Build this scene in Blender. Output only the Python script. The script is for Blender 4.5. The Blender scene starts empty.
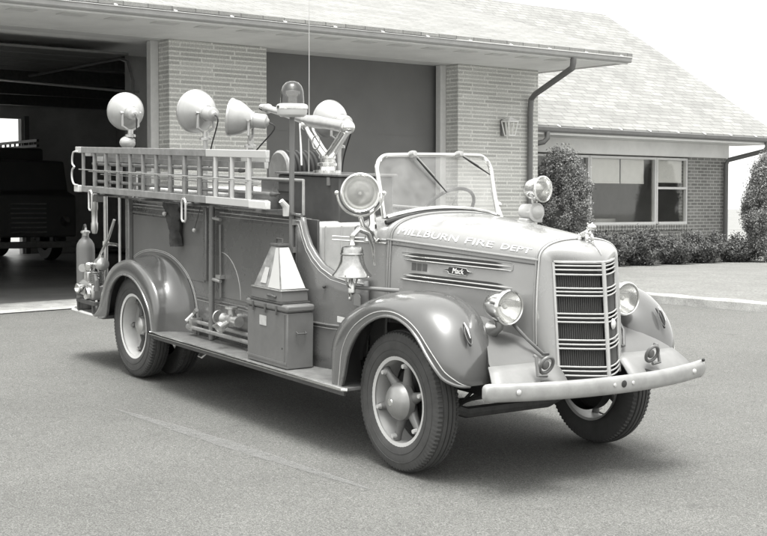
import bpy, bmesh, math, random
import numpy as np
from mathutils import Vector, Matrix
R = math.radians
PI = math.pi
random.seed(7)
rng = np.random.default_rng(11)
S = bpy.context.scene

# ------------------------------------------------------------------ camera
cam = bpy.data.cameras.new('camera')
co = bpy.data.objects.new('camera', cam)
S.collection.objects.link(co)
cam.sensor_width = 36.0
cam.lens = 1336.9 / 767 * 36
cam.shift_y = -1.4 / 767
cam.clip_end = 2000
co.location = (6.499, -6.105, 1.669)
co.rotation_euler = (R(90 - 2.595), 0, R(142.087 - 90))
S.camera = co

# ------------------------------------------------------------------ sky, sun, exposure
SUN = Vector((0.24, -0.16, 1.0)).normalized()      # towards the sun
elev = math.asin(SUN.z)
w = bpy.data.worlds.new('World')
S.world = w
w.use_nodes = True
nt = w.node_tree
nt.nodes.clear()
out = nt.nodes.new('ShaderNodeOutputWorld')
bg = nt.nodes.new('ShaderNodeBackground')
sky = nt.nodes.new('ShaderNodeTexSky')
sky.sky_type = 'NISHITA'
sky.sun_disc = False
sky.sun_elevation = elev
sky.sun_rotation = math.atan2(SUN.x, SUN.y)
sky.air_density = 2.0
sky.dust_density = 6.0
bw = nt.nodes.new('ShaderNodeRGBToBW')
tint = nt.nodes.new('ShaderNodeMix')
tint.data_type = 'RGBA'
tint.blend_type = 'MULTIPLY'
tint.inputs[0].default_value = 1
tint.inputs[7].default_value = (1.0, 1.0, 0.975, 1)
nt.links.new(sky.outputs[0], bw.inputs[0])
mxn = nt.nodes.new('ShaderNodeMath')
mxn.operation = 'MAXIMUM'
mxn.inputs[1].default_value = 4.2      # bright even haze over the whole sky
nt.links.new(bw.outputs[0], mxn.inputs[0])
nt.links.new(mxn.outputs[0], tint.inputs[6])
nt.links.new(tint.outputs[2], bg.inputs[0])
bg.inputs[1].default_value = 0.15
nt.links.new(bg.outputs[0], out.inputs[0])

sl = bpy.data.lights.new('sun', 'SUN')
sl.energy = 1.5
sl.angle = R(24)
sl.color = (1.0, 0.998, 0.968)
so = bpy.data.objects.new('sun', sl)
S.collection.objects.link(so)
so.rotation_euler = SUN.to_track_quat('Z', 'Y').to_euler()
so.location = (0, 0, 30)

S.view_settings.view_transform = 'Standard'
S.view_settings.look = 'None'
S.view_settings.gamma = 1
S.view_settings.exposure = 1.32
S.view_settings.use_curve_mapping = False

# ------------------------------------------------------------------ materials
def g(v):
    return (v, v, v * 0.988, 1)

class NT:
    def __init__(s, name):
        s.m = bpy.data.materials.new(name)
        s.m.use_nodes = True
        s.t = s.m.node_tree
        s.b = s.t.nodes['Principled BSDF']
        s.o = s.t.nodes['Material Output']
    def n(s, typ, **kw):
        x = s.t.nodes.new(typ)
        for k, v in kw.items():
            setattr(x, k, v)
        return x
    def l(s, a, b):
        s.t.links.new(a, b)
    def noise(s, scale, detail=4, rough=0.6, vec=None, coord='Object'):
        x = s.n('ShaderNodeTexNoise')
        x.inputs['Scale'].default_value = scale
        x.inputs['Detail'].default_value = detail
        x.inputs['Roughness'].default_value = rough
        if vec is None:
            vec = s.n('ShaderNodeTexCoord').outputs[coord]
        s.l(vec, x.inputs['Vector'])
        return x.outputs[0]
    def ramp(s, src, pts):
        x = s.n('ShaderNodeValToRGB')
        el = x.color_ramp.elements
        while len(el) < len(pts):
            el.new(0.5)
        for e, (p, v) in zip(el, pts):
            e.position = p
            e.color = g(v)
        s.l(src, x.inputs[0])
        return x.outputs[0]
    def bump(s, src, strength, dist=0.01, nrm=None):
        x = s.n('ShaderNodeBump')
        x.inputs['Strength'].default_value = strength
        x.inputs['Distance'].default_value = dist
        s.l(src, x.inputs['Height'])
        if nrm:
            s.l(nrm, x.inputs['Normal'])
        return x.outputs[0]
    def math(s, op, a, b):
        x = s.n('ShaderNodeMath', operation=op)
        for i, v in enumerate((a, b)):
            if isinstance(v, (int, float)):
                x.inputs[i].default_value = v
            else:
                s.l(v, x.inputs[i])
        return x.outputs[0]
    def mix(s, f, a, b, mode='MIX'):
        x = s.n('ShaderNodeMix', data_type='RGBA', blend_type=mode)
        for i, v in ((0, f), (6, a), (7, b)):
            if isinstance(v, (int, float)) and i == 0:
                x.inputs[0].default_value = v
            elif isinstance(v, (int, float)):
                x.inputs[i].default_value = g(v)
            else:
                s.l(v, x.inputs[i])
        return x.outputs[2]

def mat(name, v, rough=0.5, metal=0.0, var=0.12, scale=6, coat=0.0, bump=0.0, bscale=60, spec=0.5):
    k = NT(name)
    n1 = k.noise(scale, 6, 0.65)
    c = k.ramp(n1, [(0.3, v * (1 - var)), (0.7, v * (1 + var))])
    k.l(c, k.b.inputs['Base Color'])
    r = k.math('MULTIPLY_ADD', k.noise(scale * 2.3, 5, 0.7), 0.25)
    r.node.inputs[2].default_value = rough - 0.125
    k.l(r, k.b.inputs['Roughness'])
    k.b.inputs['Metallic'].default_value = metal
    k.b.inputs['Specular IOR Level'].default_value = spec
    k.b.inputs['Coat Weight'].default_value = coat
    k.b.inputs['Coat Roughness'].default_value = 0.12
    if bump:
        k.l(k.bump(k.noise(bscale, 4), bump, 0.004), k.b.inputs['Normal'])
    return k.m

def speckled(name, v, fine=900, var=0.35, rough=0.9, big=0.8, bigvar=0.12, bump=0.5):
    k = NT(name)
    a = k.noise(fine, 2, 0.7)
    b = k.noise(big, 6, 0.6)
    c = k.ramp(a, [(0.3, v * (1 - var)), (0.7, v * (1 + var))])
    d = k.ramp(b, [(0.3, 1 - bigvar), (0.7, 1 + bigvar)])
    k.l(k.mix(1.0, c, d, 'MULTIPLY'), k.b.inputs['Base Color'])
    k.b.inputs['Roughness'].default_value = rough
    k.l(k.bump(a, bump, 0.006), k.b.inputs['Normal'])
    return k.m

def asphalt_mat(name, v):
    k = NT(name)
    a = k.noise(110, 2, 0.8)
    a2 = k.noise(42, 4, 0.8)
    c = k.ramp(a, [(0.30, v * 0.40), (0.5, v), (0.70, v * 2.0)])
    c = k.mix(1.0, c, k.ramp(a2, [(0.32, 0.74), (0.68, 1.26)]), 'MULTIPLY')
    c = k.mix(1.0, c, k.ramp(k.noise(0.45, 7, 0.62), [(0.32, 0.84), (0.68, 1.13)]), 'MULTIPLY')
    c = k.mix(1.0, c, k.ramp(k.noise(2.6, 8, 0.7), [(0.22, 0.80), (0.42, 1.0), (0.62, 1.0), (0.8, 1.12)]), 'MULTIPLY')
    vo = k.n('ShaderNodeTexVoronoi', feature='DISTANCE_TO_EDGE')
    vo.inputs['Scale'].default_value = 0.38
    tc = k.n('ShaderNodeTexCoord').outputs['Object']
    wn = k.n('ShaderNodeTexNoise')
    wn.inputs['Scale'].default_value = 1.6
    wn.inputs['Detail'].default_value = 6
    k.l(tc, wn.inputs['Vector'])
    mv = k.n('ShaderNodeVectorMath', operation='MULTIPLY_ADD')
    k.l(wn.outputs['Color'], mv.inputs[0])
    mv.inputs[1].default_value = (0.9, 0.9, 0.9)
    k.l(tc, mv.inputs[2])
    k.l(mv.outputs[0], vo.inputs['Vector'])
    gate = k.ramp(k.noise(0.3, 3, 0.5), [(0.5, 0.0), (0.62, 1.0)])
    cr = k.ramp(vo.outputs[0], [(0.0, 1.0), (0.004, 0.0)])
    crk = k.math('MULTIPLY', k.math('MULTIPLY', cr, gate), 0.22)
    c = k.mix(crk, c, v * 0.3)
    # a few oil drips
    v2 = k.n('ShaderNodeTexVoronoi')
    v2.inputs['Scale'].default_value = 1.1
    k.l(mv.outputs[0], v2.inputs['Vector'])
    dr = k.math('MULTIPLY', k.ramp(v2.outputs['Distance'], [(0.03, 1.0), (0.10, 0.0)]), 0.38)
    c = k.mix(dr, c, v * 0.4)
    k.l(c, k.b.inputs['Base Color'])
    k.b.inputs['Roughness'].default_value = 0.88
    k.l(k.bump(a, 0.6, 0.006), k.b.inputs['Normal'])
    return k.m

def turf_mat(name, v):
    k = NT(name)
    tc = k.n('ShaderNodeTexCoord').outputs['Object']
    mp = k.n('ShaderNodeMapping')
    mp.inputs['Scale'].default_value = (1.0, 0.55, 1.0)
    k.l(tc, mp.inputs[0])
    a = k.noise(38, 5, 0.75, vec=mp.outputs[0])
    c = k.ramp(a, [(0.3, v * 0.60), (0.7, v * 1.4)])
    c = k.mix(1.0, c, k.ramp(k.noise(1.1, 6, 0.65), [(0.3, 0.9), (0.7, 1.1)]), 'MULTIPLY')
    c = k.mix(1.0, c, k.ramp(k.noise(7, 4, 0.6), [(0.3, 0.92), (0.7, 1.07)]), 'MULTIPLY')
    k.l(c, k.b.inputs['Base Color'])
    k.b.inputs['Roughness'].default_value = 0.95
    k.b.inputs['Specular IOR Level'].default_value = 0.1
    k.l(k.bump(a, 0.5, 0.02), k.b.inputs['Normal'])
    return k.m

def brick(name, vb, vb2, vm, bw_, rh, mortar, sq=1.0):
    k = NT(name)
    tc = k.n('ShaderNodeTexCoord').outputs['Object']
    sp = k.n('ShaderNodeSeparateXYZ')
    k.l(tc, sp.inputs[0])
    ge = k.n('ShaderNodeNewGeometry')
    sn = k.n('ShaderNodeSeparateXYZ')
    k.l(ge.outputs['True Normal'], sn.inputs[0])
    ax = k.math('ABSOLUTE', sn.outputs[0], 0)
    face = k.math('GREATER_THAN', ax, 0.5)
    u = k.math('ADD', k.math('MULTIPLY', sp.outputs[1], face), k.math('MULTIPLY', sp.outputs[0], k.math('SUBTRACT', 1.0, face)))
    cb = k.n('ShaderNodeCombineXYZ')
    wob = k.math('MULTIPLY', k.noise(3.0, 2), 0.002)
    k.l(u, cb.inputs[0])
    k.l(k.math('ADD', sp.outputs[2], wob), cb.inputs[1])
    bt = k.n('ShaderNodeTexBrick')
    bt.offset = 0.5 if sq == 1.0 else 0.37
    bt.squash = sq
    bt.squash_frequency = 3
    k.l(cb.outputs[0], bt.inputs['Vector'])
    bt.inputs['Color1'].default_value = g(vb)
    bt.inputs['Color2'].default_value = g(vb2)
    bt.inputs['Mortar'].default_value = g(vm)
    bt.inputs['Scale'].default_value = 1.0
    bt.inputs['Mortar Size'].default_value = mortar
    bt.inputs['Mortar Smooth'].default_value = 0.25
    bt.inputs['Brick Width'].default_value = bw_
    bt.inputs['Row Height'].default_value = rh
    st = k.ramp(k.noise(0.9, 6, 0.65), [(0.3, 0.9), (0.7, 1.08)])
    fn = k.ramp(k.noise(45, 4, 0.65), [(0.3, 0.76), (0.7, 1.2)])
    c = k.mix(1.0, bt.outputs['Color'], st, 'MULTIPLY')
    c = k.mix(1.0, c, fn, 'MULTIPLY')
    k.l(c, k.b.inputs['Base Color'])
    k.b.inputs['Roughness'].default_value = 0.9
    k.l(k.bump(bt.outputs['Fac'], -0.6, 0.008, k.bump(k.noise(60, 3), 0.3, 0.004)), k.b.inputs['Normal'])
    return k.m

def shingles(name, v):
    k = NT(name)
    tc = k.n('ShaderNodeTexCoord').outputs['Object']
    sp = k.n('ShaderNodeSeparateXYZ')
    k.l(tc, sp.inputs[0])
    cb = k.n('ShaderNodeCombineXYZ')
    k.l(sp.outputs[1], cb.inputs[0])
    k.l(sp.outputs[0], cb.inputs[1])
    bt = k.n('ShaderNodeTexBrick')
    bt.offset = 0.37
    k.l(cb.outputs[0], bt.inputs['Vector'])
    bt.inputs['Color1'].default_value = g(v * 0.86)
    bt.inputs['Color2'].default_value = g(v * 1.12)
    bt.inputs['Mortar'].default_value = g(v * 0.45)
    bt.inputs['Scale'].default_value = 1
    bt.inputs['Mortar Size'].default_value = 0.012
    bt.inputs['Mortar Smooth'].default_value = 0.8
    bt.inputs['Brick Width'].default_value = 0.34
    bt.inputs['Row Height'].default_value = 0.13
    c = k.mix(1.0, bt.outputs['Color'], k.ramp(k.noise(1.3, 6, 0.7), [(0.3, 0.85), (0.7, 1.12)]), 'MULTIPLY')
    c = k.mix(1.0, c, k.ramp(k.noise(70, 2, 0.7), [(0.3, 0.8), (0.7, 1.2)]), 'MULTIPLY')
    k.l(c, k.b.inputs['Base Color'])
    k.b.inputs['Roughness'].default_value = 0.85
    k.l(k.bump(bt.outputs['Fac'], -0.5, 0.01), k.b.inputs['Normal'])
    return k.m

def glass(name, tr=0.7, v=0.8, rough=0.03, hazev=0.5, haze=0.15, fk=1.5):
    k = NT(name)
    t = k.n('ShaderNodeBsdfTransparent')
    gl = k.n('ShaderNodeBsdfGlossy')
    gl.inputs['Roughness'].default_value = rough
    gl.inputs['Color'].default_value = g(0.9)
    df = k.n('ShaderNodeBsdfDiffuse')
    df.inputs['Color'].default_value = g(hazev)
    t.inputs['Color'].default_value = g(v)
    lw = k.n('ShaderNodeLayerWeight')
    lw.inputs['Blend'].default_value = 0.5
    m1 = k.n('ShaderNodeMixShader')
    d = k.math('MULTIPLY', k.ramp(k.noise(9, 5), [(0.3, 0.6), (0.75, 1.2)]), haze)
    k.l(d, m1.inputs[0])
    k.l(t.outputs[0], m1.inputs[1])
    k.l(df.outputs[0], m1.inputs[2])
    m2 = k.n('ShaderNodeMixShader')
    f = k.math('MULTIPLY', k.math('ADD', k.math('MULTIPLY', k.math('POWER', lw.outputs['Facing'], 5.0), 0.9), 0.045), fk)
    k.l(f, m2.inputs[0])
    k.l(m1.outputs[0], m2.inputs[1])
    k.l(gl.outputs[0], m2.inputs[2])
    k.l(m2.outputs[0], k.o.inputs['Surface'])
    return k.m

def leafmat(name, v, var=0.4, up=False):
    k = NT(name)
    oi = k.n('ShaderNodeNewGeometry')
    c = k.ramp(oi.outputs['Random Per Island'], [(0.0, v * (1 - var)), (1.0, v * (1 + var))])
    k.l(c, k.b.inputs['Base Color'])
    k.b.inputs['Roughness'].default_value = 0.6
    k.b.inputs['Specular IOR Level'].default_value = 0.3
    if up:
        nv = k.n('ShaderNodeCombineXYZ')
        nv.inputs[2].default_value = 1.0
        k.l(nv.outputs[0], k.b.inputs['Normal'])
    return k.m

M = dict(
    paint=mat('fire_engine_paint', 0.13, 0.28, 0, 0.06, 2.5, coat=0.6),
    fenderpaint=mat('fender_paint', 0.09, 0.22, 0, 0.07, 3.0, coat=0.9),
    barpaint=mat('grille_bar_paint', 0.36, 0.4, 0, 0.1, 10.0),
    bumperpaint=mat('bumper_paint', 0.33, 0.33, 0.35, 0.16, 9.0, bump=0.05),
    hoodglare=mat('hood_glare_paint', 0.235, 0.25, 0, 0.05, 3.0, coat=1.0),  # body paint lightened: sky glare on the hood put into the colour
    dullpaint=mat('dull_paint', 0.13, 0.42, 0, 0.10, 3.0),
    apron=mat('pale_paint', 0.2, 0.45, 0, 0.1, 8.0, bump=0.04),  # paler than the body paint, for front aprons and bell plate
    darkpaint=mat('dark_paint', 0.075, 0.45, 0, 0.2, 8.0),
    white=mat('white_paint', 0.6, 0.42, 0, 0.06, 14.0, bump=0.04),
    cream=mat('white_enamel', 0.46, 0.35, 0, 0.03, 5.0),
    ladderwood=mat('grey_ladder_wood', 0.2, 0.6, 0, 0.22, 12.0, bump=0.1),
    chrome=mat('chrome', 0.75, 0.16, 1.0, 0.05, 8.0),
    dullmetal=mat('dull_metal', 0.5, 0.38, 0.85, 0.15, 12.0),
    brass=mat('brass', 0.6, 0.25, 1.0, 0.08, 8.0),
    iron=mat('cast_iron', 0.09, 0.6, 0.3, 0.25, 16.0, bump=0.2),
    black=mat('black_metal', 0.02, 0.7, 0, 0.2, 8.0),  # near-black metal for chassis, cab floor and bed liner
    tyre=mat('tyre_rubber', 0.055, 0.75, 0, 0.2, 9.0, bump=0.1, bscale=50),
    rubber=mat('black_rubber', 0.02, 0.6, 0, 0.2, 9.0),
    hose=mat('canvas_hose', 0.4, 0.9, 0, 0.3, 25.0, bump=0.5, bscale=120),
    cloth=mat('dark_cloth', 0.05, 0.95, 0, 0.4, 10.0, bump=0.5, bscale=20),
    seat=mat('pale_seat_leather', 0.4, 0.5, 0, 0.12, 8.0, bump=0.2, bscale=30),
    stripe=mat('gold_stripe', 0.42, 0.4, 0.0, 0.15, 20.0),
    letter=mat('gold_leaf_letters', 0.75, 0.35, 0.0, 0.05, 20.0),
    louvre=mat('louvre_dark', 0.025, 0.6, 0, 0.2, 9.0),
    treadplate=mat('tread_plate', 0.16, 0.45, 0.1, 0.3, 10.0, bump=0.5, bscale=80),
    wood=mat('varnished_wood', 0.3, 0.5, 0, 0.3, 10.0),
    glass=glass('windshield_glass', v=0.92, haze=0.24, hazev=0.62, fk=1.0),
    lens=glass('lamp_lens_glass', v=0.95, haze=0.14, hazev=0.7, rough=0.08, fk=1.0),
    dome=glass('beacon_dome_glass', v=0.5, haze=0.25, hazev=0.15, rough=0.05),
    win=glass('window_glass', v=0.98, haze=0.02, hazev=0.4, fk=1.1),
    asphalt=asphalt_mat('asphalt', 0.105),
    concrete=speckled('concrete', 0.36, fine=90, var=0.25, big=4.0, bigvar=0.3, bump=0.2),
    lawnturf=turf_mat('lawn_grass', 0.19),
    lawnsoil=speckled('lawn_turf', 0.155, fine=60, var=0.1, big=1.2, bigvar=0.15),
    earth=speckled('far_ground', 0.2, fine=20, var=0.3, big=0.2, bigvar=0.2),
    roman=brick('roman_brick', 0.42, 0.55, 0.70, 0.56, 0.066, 0.013, 1.5),
    brick=brick('red_brick', 0.17, 0.25, 0.42, 0.215, 0.0685, 0.011),
    roof=shingles('roof_shingles', 0.225),
    trim=mat('building_trim_paint', 0.65, 0.6, 0, 0.06, 3.0),
    soffit=mat('soffit_paint', 0.8, 0.6, 0, 0.08, 2.0),
    gutter=mat('gutter_paint', 0.32, 0.45, 0.2, 0.1, 6.0),
    downpipe=mat('downpipe_paint', 0.16, 0.5, 0.2, 0.1, 6.0),
    door=mat('garage_door_paint', 0.14, 0.6, 0, 0.10, 0.9),
    wall_in=mat('garage_wall_inside', 0.5, 0.9, 0, 0.2, 1.2),
    floor_in=mat('garage_floor', 0.17, 0.42, 0, 0.3, 0.9),
    leaf=leafmat('evergreen_leaf', 0.23, 0.18),
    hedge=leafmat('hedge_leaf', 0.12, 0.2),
    blade=leafmat('grass_blade', 0.16, 0.12),
    bark=mat('bark', 0.08, 0.9, 0, 0.3, 20.0),
    lampshell=mat('lamp_shell_enamel', 0.36, 0.35, 0.15, 0.08, 9.0, bump=0.03),
    bellmetal=mat('bell_metal', 0.42, 0.22, 1.0, 0.2, 30.0),
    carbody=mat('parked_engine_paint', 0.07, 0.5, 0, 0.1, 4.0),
    finmetal=mat('radiator_fin', 0.10, 0.5, 0.5, 0.1, 10.0),
    hubmetal=mat('hub_metal', 0.32, 0.35, 0.6, 0.1, 10.0),
    spokepaint=mat('spoke_paint', 0.16, 0.45, 0.2, 0.15, 10.0),
    boxpaint=mat('toolbox_paint', 0.13, 0.5, 0, 0.12, 7.0, bump=0.05),
    paper=mat('paper_sticker', 0.42, 0.8, 0, 0.12, 40.0),
    lanternpaint=mat('lantern_dark_side', 0.2, 0.5, 0, 0.5, 14.0),
    curtain=mat('window_shade', 0.62, 0.9, 0, 0.05, 8.0),
)

# ------------------------------------------------------------------ mesh helpers
class MB:
    def __init__(s):
        s.v = []
        s.f = []
    def add(s, vs, fs):
        o = len(s.v)
        s.v += [tuple(map(float, p)) for p in vs]
        s.f += [tuple(i + o for i in f) for f in fs]
        return s
    def box(s, x0, x1, y0, y1, z0, z1, M4=None):
        vs = [(x, y, z) for x in (x0, x1) for y in (y0, y1) for z in (z0, z1)]
        if M4:
            vs = [M4 @ Vector(p) for p in vs]
        return s.add(vs, [(0, 1, 3, 2), (4, 6, 7, 5), (0, 4, 5, 1), (2, 3, 7, 6), (0, 2, 6, 4), (1, 5, 7, 3)])
    def beam(s, a, b, w, h, up=(0, 0, 1)):
        a = Vector(a); b = Vector(b)
        d = (b - a).normalized()
        u = Vector(up)
        r = d.cross(u)
        if r.length < 1e-4:
            r = d.cross(Vector((1, 0, 0)))
        r.normalize()
        u = r.cross(d)
        vs = []
        for p in (a, b):
            for i, j in ((-1, -1), (1, -1), (1, 1), (-1, 1)):
                vs.append(p + r * (i * w / 2) + u * (j * h / 2))
        return s.add(vs, [(0, 3, 2, 1), (4, 5, 6, 7), (0, 1, 5, 4), (1, 2, 6, 5), (2, 3, 7, 6), (3, 0, 4, 7)])
    def tube(s, pts, r, n=10, closed=False, cap=True):
        pts = [Vector(p) for p in pts]
        m = len(pts)
        rs = r if isinstance(r, (list, tuple)) else [r] * m
        rings = []
        prev = None
        for i, p in enumerate(pts):
            if closed:
                t = pts[(i + 1) % m] - pts[i - 1]
            else:
                t = pts[min(i + 1, m - 1)] - pts[max(i - 1, 0)]
            t.normalize()
            if prev is None:
                a = t.cross(Vector((0, 0, 1)))
                if a.length < 0.1:
                    a = t.cross(Vector((1, 0, 0)))
            else:
                a = prev - t * prev.dot(t)
                if a.length < 1e-5:
                    a = t.cross(Vector((0, 1, 0)))
            a.normalize()
            prev = a
            b = t.cross(a)
            rings.append([p + (a * math.cos(2 * PI * k / n) + b * math.sin(2 * PI * k / n)) * rs[i] for k in range(n)])
        vs = [q for ring in rings for q in ring]
        fs = []
        for i in range(m if closed else m - 1):
            j = (i + 1) % m
            for k in range(n):
                fs.append((i * n + k, i * n + (k + 1) % n, j * n + (k + 1) % n, j * n + k))
        if cap and not closed:
            fs.append(tuple(range(n - 1, -1, -1)))
            fs.append(tuple((m - 1) * n + k for k in range(n)))
        return s.add(vs, fs)
    def lathe(s, prof, c, axis, n=32, cap=False):
        """prof: list of (radius, height along axis)"""
        c = Vector(c); ax = Vector(axis).normalized()
        a = ax.cross(Vector((0, 0, 1)))
        if a.length < 0.1:
            a = ax.cross(Vector((0, 1, 0)))
        a.normalize()
        b = ax.cross(a)
        vs = []
        for r, h in prof:
            for k in range(n):
                t = 2 * PI * k / n
                vs.append(c + ax * h + (a * math.cos(t) + b * math.sin(t)) * r)
        fs = []
        for i in range(len(prof) - 1):
            for k in range(n):
                fs.append((i * n + k, i * n + (k + 1) % n, (i + 1) * n + (k + 1) % n, (i + 1) * n + k))
        if cap:
            fs.append(tuple(range(n - 1, -1, -1)))
            fs.append(tuple((len(prof) - 1) * n + k for k in range(n)))
        return s.add(vs, fs)
    def grid(s, rows, close=False):
        n = len(rows[0])
        vs = [p for r in rows for p in r]
        fs = []
        for i in range(len(rows) - 1):
            for k in range(n - (0 if close else 1)):
                fs.append((i * n + k, i * n + (k + 1) % n, (i + 1) * n + (k + 1) % n, (i + 1) * n + k))
        return s.add(vs, fs)
    def prism(s, poly, y0, y1, ax='Y'):
        n = len(poly)
        def P(p, t):
            return {'Y': (p[0], t, p[1]), 'X': (t, p[0], p[1]), 'Z': (p[0], p[1], t)}[ax]
        vs = [P(p, y0) for p in poly] + [P(p, y1) for p in poly]
        fs = [tuple(range(n)), tuple(range(2 * n - 1, n - 1, -1))]
        for i in range(n):
            fs.append((i, i + n, (i + 1) % n + n, (i + 1) % n))
        return s.add(vs, fs)
    def sphere(s, c, r, n=16, m=10, sc=(1, 1, 1)):
        prof = [(r * math.sin(PI * i / m) + 1e-5, -r * math.cos(PI * i / m)) for i in range(m + 1)]
        o = len(s.v)
        s.lathe(prof, (0, 0, 0), (0, 0, 1), n)
        for i in range(o, len(s.v)):
            p = s.v[i]
            s.v[i] = (p[0] * sc[0] + c[0], p[1] * sc[1] + c[1], p[2] * sc[2] + c[2])
        return s
    def mirror(s):
        b = MB()
        b.v = [(x, -y, z) for x, y, z in s.v]
        b.f = [tuple(reversed(f)) for f in s.f]
        return b

TRUCK_ROT = Matrix(((0.9967, 0.0690, 0.0424), (-0.0682, 0.9975, -0.0190), (-0.0436, 0.0161, 0.9989)))
TQ = TRUCK_ROT.to_quaternion().normalized()

def build(name, mb, m, parent=None, smooth=True, bevel=0, solid=0, sub=0, angle=35, label=None):
    me = bpy.data.meshes.new(name)
    me.from_pydata([tuple(p) for p in mb.v], [], mb.f)
    me.validate()
    bm = bmesh.new()
    bm.from_mesh(me)
    bmesh.ops.remove_doubles(bm, verts=bm.verts, dist=1e-5)
    bmesh.ops.recalc_face_normals(bm, faces=bm.faces)
    bm.to_mesh(me)
    bm.free()
    o = bpy.data.objects.new(name, me)
    S.collection.objects.link(o)
    me.materials.append(M[m] if isinstance(m, str) else m)
    if parent:
        o.parent = parent
    if solid:
        md = o.modifiers.new('solid', 'SOLIDIFY')
        md.thickness = solid
        md.offset = -1
    if bevel:
        md = o.modifiers.new('bevel', 'BEVEL')
        md.width = bevel
        md.segments = 2
        md.limit_method = 'ANGLE'
        md.angle_limit = R(40)
    if sub:
        md = o.modifiers.new('sub', 'SUBSURF')
        md.levels = md.render_levels = sub
    if smooth:
        me.shade_smooth()
        try:
            me.set_sharp_from_angle(angle=R(angle))
        except Exception:
            pass
    if label:
        o['label'] = label
    return o

def tag(o, label, cat, group=None, kind=None):
    o['label'] = label
    o['category'] = cat
    if group:
        o['group'] = group
    if kind:
        o['kind'] = kind
    return o

def struct(o):
    o['kind'] = 'structure'
    return o

def thing(name, label, cat, loc=(0, 0, 0), group=None, truck=False):
    o = bpy.data.objects.new(name, None)
    S.collection.objects.link(o)
    o.empty_display_size = 0.2
    if truck:
        o.rotation_mode = 'QUATERNION'
        o.rotation_quaternion = TQ
        o.location = TQ @ Vector(loc)
    else:
        o.location = loc
    tag(o, label, cat, group)
    return o

def shift(mb, d):
    mb.v = [(x - d[0], y - d[1], z - d[2]) for x, y, z in mb.v]
    return mb

def copy_tree(o, parent=None):
    c = o.copy()
    S.collection.objects.link(c)
    if parent:
        c.parent = parent
    for ch in list(o.children):
        copy_tree(ch, c)
    return c

def text_mesh(body, size, extrude=0.001):
    cu = bpy.data.curves.new('txt', 'FONT')
    cu.body = body
    cu.size = size
    cu.extrude = extrude
    cu.align_x = 'LEFT'
    cu.resolution_u = 3
    ob = bpy.data.objects.new('txt', cu)
    S.collection.objects.link(ob)
    dg = bpy.context.evaluated_depsgraph_get()
    me = bpy.data.meshes.new_from_object(ob.evaluated_get(dg))
    bpy.data.objects.remove(ob)
    vs = [tuple(v.co) for v in me.vertices]
    fs = [tuple(p.vertices) for p in me.polygons]
    bpy.data.meshes.remove(me)
    return vs, fs

# ------------------------------------------------------------------ ground
def hz(x, y):
    xc = min(max(x, -14), 9)
    yc = min(max(y, -14), 9)
    p = -0.04245 * xc + 0.01902 * yc
    return p if p < 0.45 else 0.45

def sheet(xs, ys, f):
    return MB().grid([[(x, y, f(x, y)) for y in ys] for x in xs])
xs = [-600, -250, -120, -70, -45, -32, -27.02] + [-26.9, -22, -16, -12, -10.9, -10.62] + [round(-10.5 + 0.5 * i, 3) for i in range(40)] + [9.5, 14, 25, 60, 200]
ys = [-500, -200, -80, -40, -20] + [-14 + i for i in range(24)] + [10, 12, 16, 24, 40, 90, 200, 500]
struct(build('ground', sheet(xs, ys, lambda x, y: hz(x, y) - 0.012 - (0.25 if (x < -27 or y > 60) else 0)), 'earth'))
axs = [round(-9.62 + 0.5 * i, 3) for i in range(47)]
ays = [-16 + i * 0.5 for i in range(64)]
struct(build('driveway', sheet(axs, ays, hz), 'asphalt'))
# garage floor; sunlight on its front edge is put in as a paler strip
struct(build('garage_floor', sheet([-40, -27.2, -18, -14, -11, -10.5, -9.62, -8.92], [-9.5 + 0.5 * i for i in range(39)],
       lambda x, y: hz(max(x, -10.6), y) + 0.006), 'floor_in'))
struct(build('sunlit_strip', sheet([-9.75, -9.6, -9.3, -8.86], [-9.5 + 0.5 * i for i in range(37)], lambda x, y: hz(x, y) + 0.012), 'concrete'))
# faint paint scuffs on the asphalt
sc = MB()
def scuff(a, b, w):
    a = Vector((a[0], a[1], 0)); b = Vector((b[0], b[1], 0))
    n = 14
    d = (b - a); r = Vector((-d.y, d.x, 0)).normalized()
    rows = []
    for i in range(n + 1):
        p = a + d * i / n
        ww = w * math.sin(PI * (i + 0.4) / (n + 0.8)) * (0.8 + 0.4 * random.random())
        rows.append([(q.x, q.y, hz(q.x, q.y) + 0.004) for q in (p - r * ww / 2, p + r * ww / 2)])
    sc.grid(rows)
k_ = NT('worn_line_paint')
k_.b.inputs['Roughness'].default_value = 0.9
k_.b.inputs['Base Color'].default_value = g(0.24)
tr_ = k_.n('ShaderNodeBsdfTransparent')
mx_ = k_.n('ShaderNodeMixShader')
k_.l(k_.ramp(k_.noise(14, 8, 0.8), [(0.30, 0.0), (0.62, 0.5)]), mx_.inputs[0])
k_.l(tr_.outputs[0], mx_.inputs[1])
k_.l(k_.b.outputs[0], mx_.inputs[2])
k_.l(mx_.outputs[0], k_.o.inputs['Surface'])
scuff((-2.95, -1.42), (0.2, -1.28), 0.15)
scuff((-4.6, -2.4), (-3.2, -2.9), 0.06)
struct(build('worn_paint_line', sc, k_.m, smooth=False))

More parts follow.
